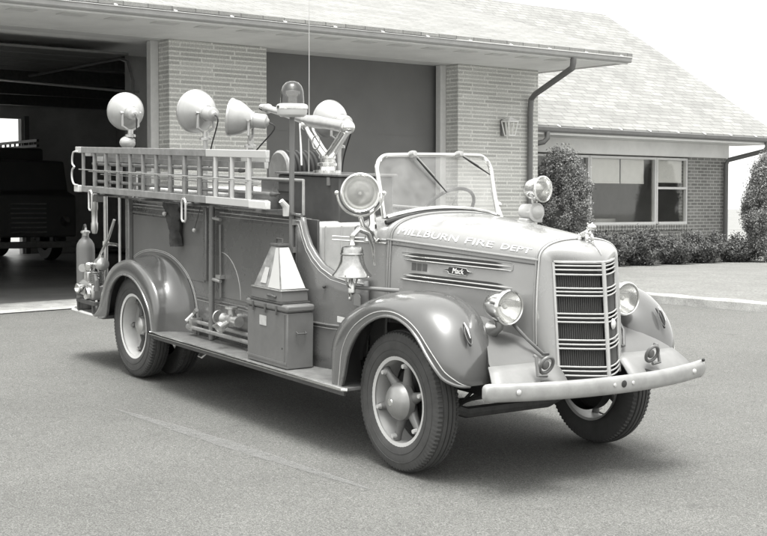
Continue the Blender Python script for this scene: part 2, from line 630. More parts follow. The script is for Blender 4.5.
# kerb and lawn
kp = [(-10.45, 8.95), (-9.4, 8.85), (-8.3, 8.35), (-7.2, 7.8), (-6.2, 7.62), (-5.2, 7.75), (-3.9, 8.12), (-2.4, 8.7), (-0.8, 9.5), (1.0, 10.7), (3.0, 12.3), (6.0, 15.2), (9, 18.5)]
def catmull(p, k=6):
    o = []
    for i in range(len(p) - 1):
        a = p[max(i - 1, 0)]; b = p[i]; c = p[i + 1]; d = p[min(i + 2, len(p) - 1)]
        for j in range(k):
            t = j / k
            o.append(tuple(0.5 * (2 * b[m] + (c[m] - a[m]) * t + (2 * a[m] - 5 * b[m] + 4 * c[m] - d[m]) * t * t + (3 * b[m] - a[m] - 3 * c[m] + d[m]) * t ** 3) for m in range(len(b))))
    o.append(tuple(p[-1]))
    return o
kc = catmull(kp)
rows = []
for i, p in enumerate(kc):
    q = kc[min(i + 1, len(kc) - 1)]; o_ = kc[max(i - 1, 0)]
    d = Vector((q[0] - o_[0], q[1] - o_[1], 0)).normalized()
    n = Vector((-d.y, d.x, 0))
    h = hz(*p)
    wv = 0.006 * math.sin(i * 1.7)
    prof = [(0, -0.03), (0.0, 0.10), (0.02, 0.125 + wv), (0.14, 0.125 + wv), (0.16, 0.02)]
    rows.append([(p[0] + n.x * a, p[1] + n.y * a, h + b) for a, b in prof])
struct(build('kerb', MB().grid(rows), 'concrete', angle=30))
def lawn_z(x, y):
    return max(hz(x, y) + 0.115, 0.45)
lrows = []
for i, p in enumerate(kc):
    q = kc[min(i + 1, len(kc) - 1)]; o_ = kc[max(i - 1, 0)]
    d = Vector((q[0] - o_[0], q[1] - o_[1], 0)).normalized()
    n = Vector((-d.y, d.x, 0))
    a = (p[0] + n.x * 0.15, p[1] + n.y * 0.15)
    b = (-10.45 + (p[0] + 10.45) * 1.25, 30)
    row = []
    for j in range(9):
        t = (j / 8) ** 1.5
        x = a[0] + (b[0] - a[0]) * t; y = a[1] + (b[1] - a[1]) * t
        z0 = hz(*p) + 0.115
        row.append((x, y, z0 + (0.50 - z0) * min(1, t * 5)))
    lrows.append(row)
b0 = lrows[0]
brow = [(-34, p[1], p[2]) for p in b0]
lawn = struct(build('lawn', MB().grid([brow] + lrows), 'lawnturf'))
def raw(name, mb, m, parent=None):
    me = bpy.data.meshes.new(name)
    me.from_pydata(mb.v, [], mb.f)
    o = bpy.data.objects.new(name, me)
    S.collection.objects.link(o)
    me.materials.append(M[m])
    if parent:
        o.parent = parent
    return o

# ------------------------------------------------------------------ fire station
BX = -10.5
FL = 0.45
bo = (BX, 6.8, FL)
st = thing('fire_station', 'light brick fire station with two garage bays and a wide low roof over them', 'building', bo)
def bpart(name, mb, m, parent=st, **k):
    return build(name, shift(mb, bo), m, parent, **k)
TOP = 4.05
# brick piers (front faces X=-10.5)
def pier(y0, y1, back=BX - 0.5):
    return bpart('brick_pier', MB().box(back, BX, y0, y1, 0.3, TOP), 'roman', bevel=0.006)
pier(3.26, 4.91)
pier(8.72, 10.59, BX - 3.0)
pier(-2.35, -0.75)
pier(-8.2, -6.2)
# white door jambs and heads
for y in (3.20, 8.66):
    bpart('door_jamb', MB().box(BX - 0.42, BX - 0.30, y - 0.075, y + 0.055, FL, TOP - 0.003), 'white', bevel=0.004)
for y in (-0.72, 4.94):
    bpart('door_jamb', MB().box(BX - 0.42, BX - 0.30, y - 0.025, y + 0.075, FL, TOP - 0.003), 'white', bevel=0.004)
bpart('door_head', MB().box(BX - 0.45, BX - 0.05, -6.2, 8.72, TOP, TOP + 0.5), 'trim')
# soffit, vents, fascia, gutter
EX = -8.66
bpart('soffit', MB().box(BX - 2.3, EX + 0.02, -9, 10.798, TOP + 0.002, TOP + 0.03), 'soffit')
for i in range(-12, 14):
    y = 1.13 + i * 0.652
    bpart('soffit_vent', MB().box(-9.20, -9.0, y - 0.17, y + 0.17, TOP - 0.004, TOP + 0.0), 'trim')
bpart('fascia', MB().box(EX + 0.022, EX + 0.05, -9, 10.80, TOP - 0.035, TOP + 0.075), 'trim', bevel=0.004)
gp = [(EX + 0.052, TOP - 0.01), (EX + 0.10, TOP - 0.01), (EX + 0.118, TOP + 0.01), (EX + 0.125, TOP + 0.055), (EX + 0.138, TOP + 0.07), (EX + 0.13, TOP + 0.078), (EX + 0.11, TOP + 0.065), (EX + 0.052, TOP + 0.055)]
gt = bpart('gutter', MB().prism(gp, -9, 10.82), 'gutter', smooth=False)
for i in range(24):
    y = -8.5 + i * 0.83
    bpart('gutter_strap', MB().beam((EX + 0.13, y, TOP + 0.082), (EX - 0.12, y, TOP + 0.165), 0.03, 0.01), 'soffit', gt)
bpart('fascia', MB().box(BX - 2.3, EX + 0.02, 10.80, 10.822, TOP - 0.02, TOP + 0.09), 'trim')
# roof: low pitch, shingled
def slope(x0, z0, y0, y1, s, run, th=0.05, step=0.0):
    rows = []
    n = 24
    m = MB()
    a = [(x0, y0, z0), (x0, y1, z0), (x0 - run, y1, z0 + s * run), (x0 - run, y0, z0 + s * run)]
    b = [(p[0], p[1], p[2] + th) for p in a]
    m.add(a + b, [(0, 3, 2, 1), (4, 5, 6, 7), (0, 1, 5, 4), (1, 2, 6, 5), (2, 3, 7, 6), (3, 0, 4, 7)])
    return m
rf = slope(EX + 0.08, TOP + 0.095, -9.1, 10.88, 0.30, 10)
rf2 = slope(EX + 0.08 - 20, TOP + 0.095, -9.1, 10.88, -0.30, -10)
for p in rf2.v: pass
rf.add(rf2.v, rf2.f)
bpart('roof', rf, 'roof', smooth=False)
bpart('gable_wall', MB().prism([(BX - 0.6, TOP + 0.03), (BX - 14.5, TOP + 0.03), (-18.56, TOP + 0.08 + 2.94)], 10.3, 10.55), 'brick')
bpart('back_slope_end', MB().prism([(BX - 0.6, TOP + 0.03), (BX - 14.5, TOP + 0.03), (-18.56, TOP + 0.08 + 2.94)], -8.4, -8.2), 'brick')
# downspout of the main gutter
dp = MB()
dp.tube([(-8.60, 9.50, TOP + 0.02), (-8.60, 9.50, TOP - 0.09), (-8.64, 9.52, TOP - 0.17), (-10.28, 10.30, TOP - 0.44), (-10.42, 10.34, TOP - 0.52), (-10.43, 10.33, 3.3), (-10.43, 10.33, 0.5)], 0.05, 10)
bpart('downspout', dp, 'downpipe')
# bay 2: closed garage door
dr = MB().box(BX - 0.62, BX - 0.50, 4.93, 8.70, FL, TOP)
dd = bpart('garage_door', dr, 'door')
for z in (1.65, 2.85):
    bpart('door_seam', MB().box(BX - 0.498, BX - 0.496, 4.97, 8.66, z - 0.003, z + 0.003), 'door', dd)
bpart('door_handle', MB().tube([(BX - 0.49, 6.7, 1.1), (BX - 0.45, 6.7, 1.1), (BX - 0.45, 6.9, 1.1), (BX - 0.49, 6.9, 1.1)], 0.012, 8), 'dullmetal', dd)
# wall lantern on the right pier
lan = bpart('wall_lantern', MB().box(-10.497, -10.46, 9.68, 9.82, 2.88, 3.16), 'downpipe', bevel=0.005)
fr = MB()
cxl, cyl = -10.33, 9.75
bot = [(cxl + a * 0.055, cyl + b * 0.07, 2.88) for a, b in ((-1, -1), (1, -1), (1, 1), (-1, 1))]
topc = [(cxl + a * 0.09, cyl + b * 0.11, 3.12) for a, b in ((-1, -1), (1, -1), (1, 1), (-1, 1))]
for i in range(4):
    fr.beam(bot[i], topc[i], 0.018, 0.018)
    fr.beam(bot[i], bot[(i + 1) % 4], 0.02, 0.02)
    fr.beam(topc[i], topc[(i + 1) % 4], 0.022, 0.022)
    fr.beam([(a + b) / 2 for a, b in zip(bot[i], bot[(i + 1) % 4])], [(a + b) / 2 for a, b in zip(topc[i], topc[(i + 1) % 4])], 0.012, 0.012)
fr.box(-10.47, cxl, cyl - 0.015, cyl + 0.015, 3.14, 3.165)
fr.add([(p[0], p[1], 3.14) for p in topc] + [(cxl, cyl, 3.2)], [(0, 1, 4), (1, 2, 4), (2, 3, 4), (3, 0, 4)])
bpart('lantern_frame', fr, 'soffit', lan, smooth=False)
gl_ = MB().add(bot + topc, [(0, 1, 5, 4), (1, 2, 6, 5), (2, 3, 7, 6), (3, 0, 4, 7)])
bpart('lantern_glass', gl_, 'win', lan, smooth=False)
# interior shell
bpart('side_wall', MB().box(-26.3, BX - 0.5, 10.2, 10.4, 0.3, TOP + 0.3), 'wall_in')
bpart('side_wall', MB().box(-26.3, BX - 0.5, -8.4, -8.2, 0.3, TOP + 0.3), 'wall_in')
bpart('ceiling', MB().box(-26.3, BX - 0.45, -8.4, 10.4, TOP + 0.32, TOP + 0.4), 'wall_in')
# rear wall with an open door (Y 3.4..7.55)
bw_ = MB()
bw_.box(-26.2, -26.0, 7.56, 10.2, 0.3, TOP + 0.3)
bw_.box(-26.2, -26.0, -8.2, 2.6, 0.3, TOP + 0.3)
bw_.box(-26.2, -26.0, 2.6, 7.56, 3.88, TOP + 0.3)
bpart('rear_wall', bw_, 'wall_in')
bpart('rear_wall_post', MB().box(-25.99, -25.93, 7.62, 7.74, 0.45, 3.95), 'downpipe')
# ceiling beams, door tracks, a pipe
for x in (-12.5, -15.5, -18.5, -21.5, -24.5):
    bpart('ceiling_beam', MB().box(x - 0.08, x + 0.08, -8.2, 10.2, TOP + 0.05, TOP + 0.31), 'iron')
for y in (-0.6, 3.05):
    bpart('door_track', MB().tube([(BX - 0.7, y, 0.5), (BX - 0.7, y, 3.5), (BX - 0.85, y, 3.78), (BX - 1.1, y, 3.85), (BX - 4.4, y, 3.85)], 0.025, 6), 'darkpaint')
rd = MB()
for k in range(5):
    rd.box(BX - 1.3 - k * 0.62, BX - 0.72 - k * 0.62, -0.55, 3.0, 3.86, 3.90)
bpart('raised_door', rd, 'darkpaint', bevel=0.01)
bpart('ceiling_pipe', MB().tube([(-13.5, -1, 3.7), (-13.5, 4.2, 3.55), (-13.5, 8, 3.6)], 0.02, 8), 'dullmetal')
bpart('wall_cabinet', MB().box(-14.2, -13.2, 9.4, 10.19, 0.46, 2.3), 'iron', bevel=0.01)
bpart('bulkhead', MB().box(-14, BX - 0.65, 4.35, 4.45, 0.46, TOP + 0.3), 'wall_in')

# wing
wo = (-12.0, 15, FL)
wg_ = thing('office_wing', 'lower red brick wing with picture windows and steep shingled roof beside the garage', 'building', wo)
def wpart(name, mb, m, parent=wg_, **k):
    return build(name, shift(mb, wo), m, parent, **k)
WX = -12.0
SO = 3.0
Y0, Y1 = 10.42, 17.82
wl0, wl1, zb_, zt_ = 11.2, 16.52, 1.30, 2.68
wb = MB()
wb.box(WX - 0.25, WX, Y0, wl0, 0.3, SO)
wb.box(WX - 0.25, WX, wl1, Y1, 0.3, SO)
wb.box(WX - 0.25, WX, wl0, wl1, 0.3, zb_ - 0.12)
wb.box(WX - 0.25, WX, wl0, wl1, zt_ + 0.02, SO)
wpart('wall', wb, 'brick')
wpart('end_wall', MB().box(-20, WX - 0.252, Y1 - 0.25, Y1, 0.3, SO), 'brick')
wpart('frieze_board', MB().box(WX + 0.003, WX + 0.04, Y0, Y1 + 0.02, 2.71, SO), 'soffit', bevel=0.004)
sill = MB()
n_s = 66
for k in range(n_s):
    y = wl0 + (wl1 - wl0) * (k + 0.5) / n_s
    sill.box(WX - 0.2, WX + 0.035, y - 0.033, y + 0.033, zb_ - 0.135, zb_ - 0.02)
wpart('brick_sill', sill, 'brick', smooth=False)
# windows: three lights
mull = [11.2, 13.52, 15.52, 16.52]
for i in range(3):
    a, b = mull[i], mull[i + 1]
    wf_ = MB()
    t = 0.05
    wf_.box(WX - 0.10, WX - 0.01, a + 0.005, a + t, zb_, zt_)
    wf_.box(WX - 0.10, WX - 0.01, b - t, b - 0.005, zb_, zt_)
    wf_.box(WX - 0.10, WX - 0.012, a + t, b - t, zt_ - t, zt_)
    wf_.box(WX - 0.10, WX + 0.03, a + t, b - t, zb_ - 0.018, zb_ + 0.04)
    if i == 2:
        wf_.box(WX - 0.10, WX - 0.013, a + t, b - t, 2.02, 2.07)
    f_ = wpart('window', wf_, 'trim', bevel=0.004)
    wpart('pane', MB().box(WX - 0.07, WX - 0.064, a + t, b - t, zb_ + 0.04, zt_ - t), 'win', f_)
    if i == 1:
        # two pull-down shades with a gap
        for (p, q) in ((a + 0.07, a + 0.98), (a + 1.02, b - 0.28)):
            wpart('window_shade', MB().box(WX - 0.125, WX - 0.12, p, q, 2.16, zt_ - t), 'curtain', f_)
            wpart('shade_bar', MB().box(WX - 0.13, WX - 0.115, p, q, 2.13, 2.158), 'trim', f_)
    elif i == 2:
        wpart('window_shade', MB().box(WX - 0.125, WX - 0.12, a + 0.08, b - 0.08, 2.16, zt_ - t), 'trim', f_)
# room behind
rm = MB().box(-17.02, -17, Y0 + 0.2, Y1 - 0.26, 0.3, SO)
wpart('room_wall', rm, 'wall_in')
wpart('room_floor', MB().box(-17, WX - 0.26, Y0 + 0.2, Y1 - 0.26, 0.40, 0.46), 'wall_in')
wpart('room_ceiling', MB().box(-17, WX - 0.26, Y0 + 0.2, Y1 - 0.26, SO - 0.05, SO - 0.01), 'wall_in')
EW = -11.2
wpart('soffit', MB().box(WX - 0.3, EW, Y0, 18.5, SO + 0.002, SO + 0.03), 'soffit')
wpart('fascia', MB().box(EW + 0.002, EW + 0.03, Y0, 18.52, SO - 0.01, SO + 0.12), 'soffit')
gp = [(EW + 0.032, SO + 0.03), (EW + 0.09, SO + 0.03), (EW + 0.11, SO + 0.06), (EW + 0.12, SO + 0.12), (EW + 0.105, SO + 0.13), (EW + 0.032, SO + 0.12)]
gt2 = wpart('gutter', MB().prism(gp, Y0 + 0.2, 18.55), 'downpipe', smooth=False)
for i in range(10):
    y = 10.9 + i * 0.84
    wpart('gutter_strap', MB().beam((EW + 0.12, y, SO + 0.135), (EW - 0.10, y, SO + 0.235), 0.035, 0.012), 'soffit', gt2)
wr = slope(EW + 0.07, SO + 0.11, Y0 - 0.6, 18.6, 0.62, 5.2)
wr2 = slope(EW + 0.07 - 10.4, SO + 0.11, Y0 - 0.6, 18.6, -0.62, -5.2)
wr.add(wr2.v, wr2.f)
wpart('roof', wr, 'roof', smooth=False)
wpart('gable_wall', MB().prism([(WX - 0.3, SO + 0.03), (-21.0, SO + 0.03), (-16.5, SO + 3.1)], Y1 - 0.2, Y1 - 0.01), 'brick')
wpart('downspout', MB().tube([(EW + 0.07, 18.05, SO + 0.05), (EW + 0.07, 18.05, SO - 0.08), (EW + 0.0, 18.04, SO - 0.15), (WX + 0.12, 17.72, SO - 0.33), (WX + 0.07, 17.7, SO - 0.42), (WX + 0.07, 17.7, 0.5)], 0.05, 10), 'downpipe')
wpart('downspout', MB().tube([(EW + 0.07, 11.45, SO + 0.04), (EW + 0.07, 11.45, SO - 0.08), (EW + 0.03, 11.40, SO - 0.15), (EW - 0.1, 11.2, SO - 0.20), (WX + 0.1, 10.75, SO - 0.26), (WX + 0.07, 10.68, SO - 0.4), (WX + 0.07, 10.68, 0.5)], 0.05, 10), 'downpipe')
wpart('room_side', MB().box(-16.99, WX - 0.27, Y1 - 0.32, Y1 - 0.27, 0.47, SO - 0.06), 'wall_in')
wpart('cabinet_row', MB().box(-16.9, -16.3, 12, 17.2, 0.47, 1.75), 'darkpaint')
wpart('wall_rail', MB().box(-16.98, -16.9, 11.5, 17.3, 1.95, 2.05), 'trim')
# desk and papers glimpsed through the window
dk = thing('office_desk', 'pale curved desk seen through the picture window', 'desk', (-13.2, 14.5, 0.46))
dm = MB()
pts = [(-13.6 + 0.55 * math.cos(a), 15.1 + 0.7 * math.sin(a)) for a in np.linspace(0, 2 * PI, 24, endpoint=False)]
dm.prism(pts, 1.32, 1.40, 'Z')
build('desk_top', shift(dm, (-13.2, 14.5, 0.46)), 'white', dk)
build('desk_body', shift(MB().box(-14.0, -13.2, 14.6, 15.6, 0.46, 1.318), (-13.2, 14.5, 0.46)), 'wood', dk)

# ------------------------------------------------------------------ shrubs and trees
def leaves(n, fn, size, name, m, parent, flat=0.6):
    c = np.array([fn() for _ in range(n)])
    V = np.empty((n, 4, 3))
    a = rng.normal(size=(n, 3)); a /= np.linalg.norm(a, axis=1)[:, None]
    b = rng.normal(size=(n, 3)); b -= a * (a * b).sum(1)[:, None]; b /= np.linalg.norm(b, axis=1)[:, None]
    s_ = (size * rng.uniform(0.6, 1.3, n))[:, None]
    V[:, 0] = c + a * s_; V[:, 1] = c + b * s_ * 0.4; V[:, 2] = c - a * s_ * 0.6; V[:, 3] = c - b * s_ * 0.4
    me = bpy.data.meshes.new(name)
    me.from_pydata(V.reshape(-1, 3).tolist(), [], [(4 * i, 4 * i + 1, 4 * i + 2, 4 * i + 3) for i in range(n)])
    o = bpy.data.objects.new(name, me)
    S.collection.objects.link(o)
    me.materials.append(M[m])
    if parent:
        o.parent = parent
    return o

def lump(seed):
    r_ = random.Random(seed)
    L_ = [(r_.uniform(0, 2 * PI), r_.uniform(0, 1), r_.uniform(0.08, 0.22)) for _ in range(40)]
    def f(a, t):
        v = 1.0
        for aa, tt, w_ in L_:
            d = ((math.sin((a - aa) / 2) * 1.6) ** 2 + ((t - tt) * 2.2) ** 2)
            v += (w_ * math.exp(-d / 0.02)) - 0.012
        return v
    return f

def evergreen(name, label, x, y, z, hgt, wid, n, seed, group=None):
    r = thing(name, label, 'tree', (x, y, z), group)
    lf = lump(seed)
    # sub-clumps on the surface: each an upward spray
    cl = []
    for _ in range(260):
        t = random.random() ** 0.9
        a = random.uniform(0, 2 * PI)
        rad = wid / 2 * (math.sin(PI * (0.16 + 0.84 * t)) ** 0.5 if t < 0.97 else 0.15) * lf(a, t)
        k = random.uniform(0.72, 1.0)
        cl.append((rad * k * math.cos(a), rad * k * math.sin(a), 0.06 + t * hgt * 0.97, a))
    def fn():
        c = random.choice(cl)
        u = random.random()
        return (c[0] + random.gauss(0, 0.045) + 0.06 * math.cos(c[3]) * u, c[1] + random.gauss(0, 0.045) + 0.06 * math.sin(c[3]) * u, c[2] + random.gauss(0, 0.07) + 0.10 * u)
    leaves(n, fn, 0.026, 'crown', 'leaf', r)
    build('trunk', MB().tube([(0, 0, -0.05), (0.02, 0, hgt * 0.4), (0, 0.01, hgt * 0.85)], [0.06, 0.045, 0.01], 8), 'bark', r)
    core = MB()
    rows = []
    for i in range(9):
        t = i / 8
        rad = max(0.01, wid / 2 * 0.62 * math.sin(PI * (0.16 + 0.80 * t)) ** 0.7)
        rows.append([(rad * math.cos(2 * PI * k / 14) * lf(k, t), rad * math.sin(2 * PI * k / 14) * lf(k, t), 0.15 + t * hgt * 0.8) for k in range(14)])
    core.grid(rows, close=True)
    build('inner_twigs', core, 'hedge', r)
    return r
evergreen('evergreen_shrub', 'rounded dark evergreen between the garage pier and the picture window', -11.1, 11.80, 0.45, 2.12, 2.0, 64000, 3)
evergreen('evergreen_shrub', 'taller loose evergreen at the right edge of the lawn past the wing corner', -10.6, 17.35, 0.47, 2.12, 1.55, 46000, 9)

def bush(label, x, y, z, wx, wy, h, n, group):
    r = thing('foundation_shrub', label, 'shrub', (x, y, z), group)
    st_ = MB()
    tips = []
    for _ in range(46):
        a = random.uniform(0, 2 * PI)
        k = random.random() ** 0.5
        p = Vector((wx * k * math.cos(a), wy * k * math.sin(a), h * random.uniform(0.6, 1.1) * (1 - 0.35 * k * k)))
        tips.append(p)
        st_.tube([(p.x * 0.2, p.y * 0.2, 0), (p.x * 0.6, p.y * 0.6, p.z * 0.6), tuple(p)], [0.008, 0.006, 0.002], 4, cap=False)
    def fn():
        p = random.choice(tips)
        t = random.uniform(0.2, 1.04)
        return (p.x * (0.2 + 0.8 * t) + random.gauss(0, 0.045), p.y * (0.2 + 0.8 * t) + random.gauss(0, 0.045), max(0.02, p.z * t + random.gauss(0, 0.035)))
    leaves(n, fn, 0.032, 'foliage', 'hedge', r)
    build('stems', st_, 'bark', r)
G_ = 'shrubs along the foot of the office wing'
for lb, y, h, wy, x in (
    ('dark leafy shrub directly behind the radiator ornament, left end of the row', 13.15, 0.62, 0.55, -11.2),
    ('broad dark shrub below the picture window, second of the row', 14.1, 0.66, 0.62, -11.2),
    ('dark shrub below the window mullion, third of the row', 15.05, 0.52, 0.5, -11.15),
    ('bushy dark shrub under the narrow window, fourth of the row', 15.95, 0.64, 0.58, -11.2),
    ('low small shrub under the brick wall by the downspout', 16.9, 0.50, 0.42, -11.1),
    ('sparse shrub at the wing corner beside the right downspout', 17.6, 0.42, 0.32, -11.4)):
    bush(lb, x, y, 0.47, 0.5, wy, h * 1.12, int(9500 * wy / 0.55), G_)

# far background right of the wing
fh = thing('distant_house', 'pale house glimpsed far behind the right evergreen', 'house', (-60, 46, 0.3))
build('wall', MB().box(-4, 4, -5, 5, 0, 3.2), 'white', fh)
rfh = MB().prism([(-4.4, 3.2), (4.4, 3.2), (0, 5.4)], -5.4, 5.4)
build('roof', rfh, 'roof', fh, smooth=False)
for k, (x, y, h, wd) in enumerate([(-48, 33, 6.0, 5.0), (-75, 62, 9, 8.0), (-58, 58, 7, 6)]):
    r = thing('background_tree', ['low round tree in the far gap right of the wing', 'tall hazy tree farthest away behind the distant house', 'mid-size tree right of the distant house'][k], 'tree', (x, y, 0.2))
    cc = [(random.gauss(0, wd * 0.2), random.gauss(0, wd * 0.2), h * random.uniform(0.4, 0.95)) for _ in range(30)]
    leaves(9000, lambda: tuple(a + random.gauss(0, wd * 0.07) for a in random.choice(cc)), 0.16, 'crown', 'leaf', r)
    build('trunk', MB().tube([(0, 0, -0.1), (0, 0, h * 0.6)], [0.25, 0.1], 8), 'bark', r)

# parked engine inside the left bay
PDY = -0.68
pe_o = (-22.5, 6.0, FL)
pe = thing('parked_fire_engine', 'dark fire engine parked inside the open left bay', 'truck', pe_o)
def pp(name, mb, m, parent=pe, **k):
    return build(name, shift(mb, pe_o), m, parent, **k)
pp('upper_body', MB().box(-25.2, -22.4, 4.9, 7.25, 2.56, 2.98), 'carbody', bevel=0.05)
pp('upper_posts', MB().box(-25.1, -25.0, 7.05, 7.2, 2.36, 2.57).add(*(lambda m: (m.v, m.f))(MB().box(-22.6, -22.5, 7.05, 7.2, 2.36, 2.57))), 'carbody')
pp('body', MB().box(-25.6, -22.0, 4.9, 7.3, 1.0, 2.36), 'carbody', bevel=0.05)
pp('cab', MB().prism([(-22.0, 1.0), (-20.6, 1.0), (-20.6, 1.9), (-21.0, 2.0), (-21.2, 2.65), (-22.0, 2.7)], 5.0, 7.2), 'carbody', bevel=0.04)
pp('fender', MB().tube([(-22.6, 7.2, 0.9), (-22.45, 7.2, 1.3), (-22.0, 7.2, 1.5), (-21.55, 7.2, 1.3), (-21.4, 7.2, 0.9)], 0.12, 10), 'carbody')
for x, y in ((-25.0, 7.2), (-25.0, 5.0), (-22.0, 7.2), (-22.0, 5.0)):
    wh = MB().lathe([(0.28, -0.12), (0.46, -0.13), (0.5, -0.08), (0.5, 0.08), (0.46, 0.13), (0.28, 0.12), (0.25, 0.0), (0.01, 0.0)], (x, y, FL + 0.5), (0, 1, 0), 28)
    w_ = pp('wheel', wh, 'rubber')
lb_ = MB()
for z in (3.0, 3.12):
    lb_.box(-25.4, -22.2, 7.0, 7.06, z, z + 0.06)
for k in range(11):
    lb_.box(-25.2 + k * 0.28, -25.17 + k * 0.28, 7.01, 7.05, 3.0, 3.12)
pp('ladder_rack', lb_, 'carbody')

for y in (5.3, 6.9):
    hl_ = pp('headlight', MB().lathe([(0.03, -0.12), (0.09, -0.06), (0.11, 0.0), (0.115, 0.01), (0.001, 0.03)], (-20.52, y, 1.35), (1, 0, 0), 20), 'chrome')
pp('bumper', MB().box(-20.4, -20.3, 4.95, 7.25, 0.78, 0.92), 'dullmetal', bevel=0.02)
for k in range(7):
    pp('grille_bar', MB().box(-20.59, -20.56, 5.7, 6.5, 1.1 + k * 0.1, 1.13 + k * 0.1), 'dullmetal')
pp('cab_window', MB().box(-21.85, -21.3, 7.201, 7.21, 2.05, 2.5), 'win')
for x in (-23.2, -24.4):
    pp('locker_handle', MB().tube([(x, 7.31, 1.6), (x, 7.34, 1.62), (x + 0.18, 7.34, 1.62), (x + 0.18, 7.31, 1.6)], 0.012, 6), 'chrome')
pp('trim_strip', MB().box(-25.5, -22.05, 7.301, 7.315, 1.30, 1.34), 'dullmetal')
pe.location.y += PDY

# ================================================================== THE FIRE ENGINE (truck frame: X forward, Y left, Z up)
eng = thing('vintage_fire_engine', 'vintage open-cab fire engine parked on the asphalt in front of the station', 'fire engine', (0, 0, 0), truck=True)
def T(name, mb, m, parent=eng, **k):
    return build(name, mb, m, parent, **k)
def lerp(a, b, t):
    return a + (b - a) * t
def interp(x, tab):
    if x <= tab[0][0]:
        return tab[0][1]
    for (x0, v0), (x1, v1) in zip(tab, tab[1:]):
        if x <= x1:
            return lerp(v0, v1, (x - x0) / (x1 - x0))
    return tab[-1][1]

# ---- hood
def hw(x): return interp(x, [(-0.675, 0.52), (0.66, 0.315)])
def hzt(x): return interp(x, [(-0.675, 1.598), (-0.3, 1.585), (0.1, 1.553), (0.5, 1.515), (0.66, 1.495), (0.76, 1.482)])
def hzb(x): return interp(x, [(-0.675, 1.42), (0.66, 1.372)])
def hpt(x, a, off=0.0, zlow=None):
    """a in [-1,1]: -1 right belt, 0 top, 1 left belt"""
    w_, zt2, zb2 = hw(x), hzt(x), hzb(x)
    th = a * PI / 2
    e = 2 / 2.5
    y = math.copysign(abs(math.sin(th)) ** e, th) * (w_ + off)
    z = zb2 + (abs(math.cos(th)) ** e) * (zt2 - zb2 + off)
    return (x, y, z)
def hside(x, t, sgn=-1, off=0.0):
    """t 0 belt .. 1 bottom of the side"""
    zb2 = hzb(x)
    zl = 0.86
    return (x, sgn * (hw(x) + off + 0.012 * math.sin(t * PI * 0.9)), zb2 + (zl - zb2) * t)
NA = 28
xsn = [lerp(-0.675, 0.655, i / 16) for i in range(17)]
rows = []
for x in xsn:
    r_ = [hside(x, 1 - i / 10, -1) for i in range(10)] + [hpt(x, -1 + 2 * i / NA) for i in range(NA + 1)] + [hside(x, (i + 1) / 10, 1) for i in range(10)]
    rows.append(r_)
hood = T('hood', MB().grid(rows), 'hoodglare', angle=50)
for sgn in (-1, 1):
    # belt moulding and hinge line, seams front and rear
    m = MB()
    m.tube([(x, sgn * (hw(x) + 0.004), hzb(x) + 0.004) for x in xsn], 0.009, 8)
    T('belt_moulding', m, 'hoodglare', hood)
    m = MB()
    m.tube([hside(x, 0.05, sgn, 0.001) for x in xsn], 0.004, 6)
    T('hinge_line', m, 'darkpaint', hood)
for x in (-0.66, 0.64):
    m = MB()
    pts = [hside(x, 1 - i / 10, -1, 0.003) for i in range(10)] + [hpt(x, -1 + 2 * i / NA, 0.003) for i in range(NA + 1)] + [hside(x, (i + 1) / 10, 1, 0.003) for i in range(10)]
    m.tube(pts, 0.008, 8)
    m2 = MB()
    pts = [(p[0] + 0.022, p[1], p[2]) for p in pts]
    m2.tube(pts, 0.006, 8)
    T('hood_seam', m, 'hoodglare', hood)
    T('hood_seam', m2, 'stripe' if x > 0 else 'hoodglare', hood)
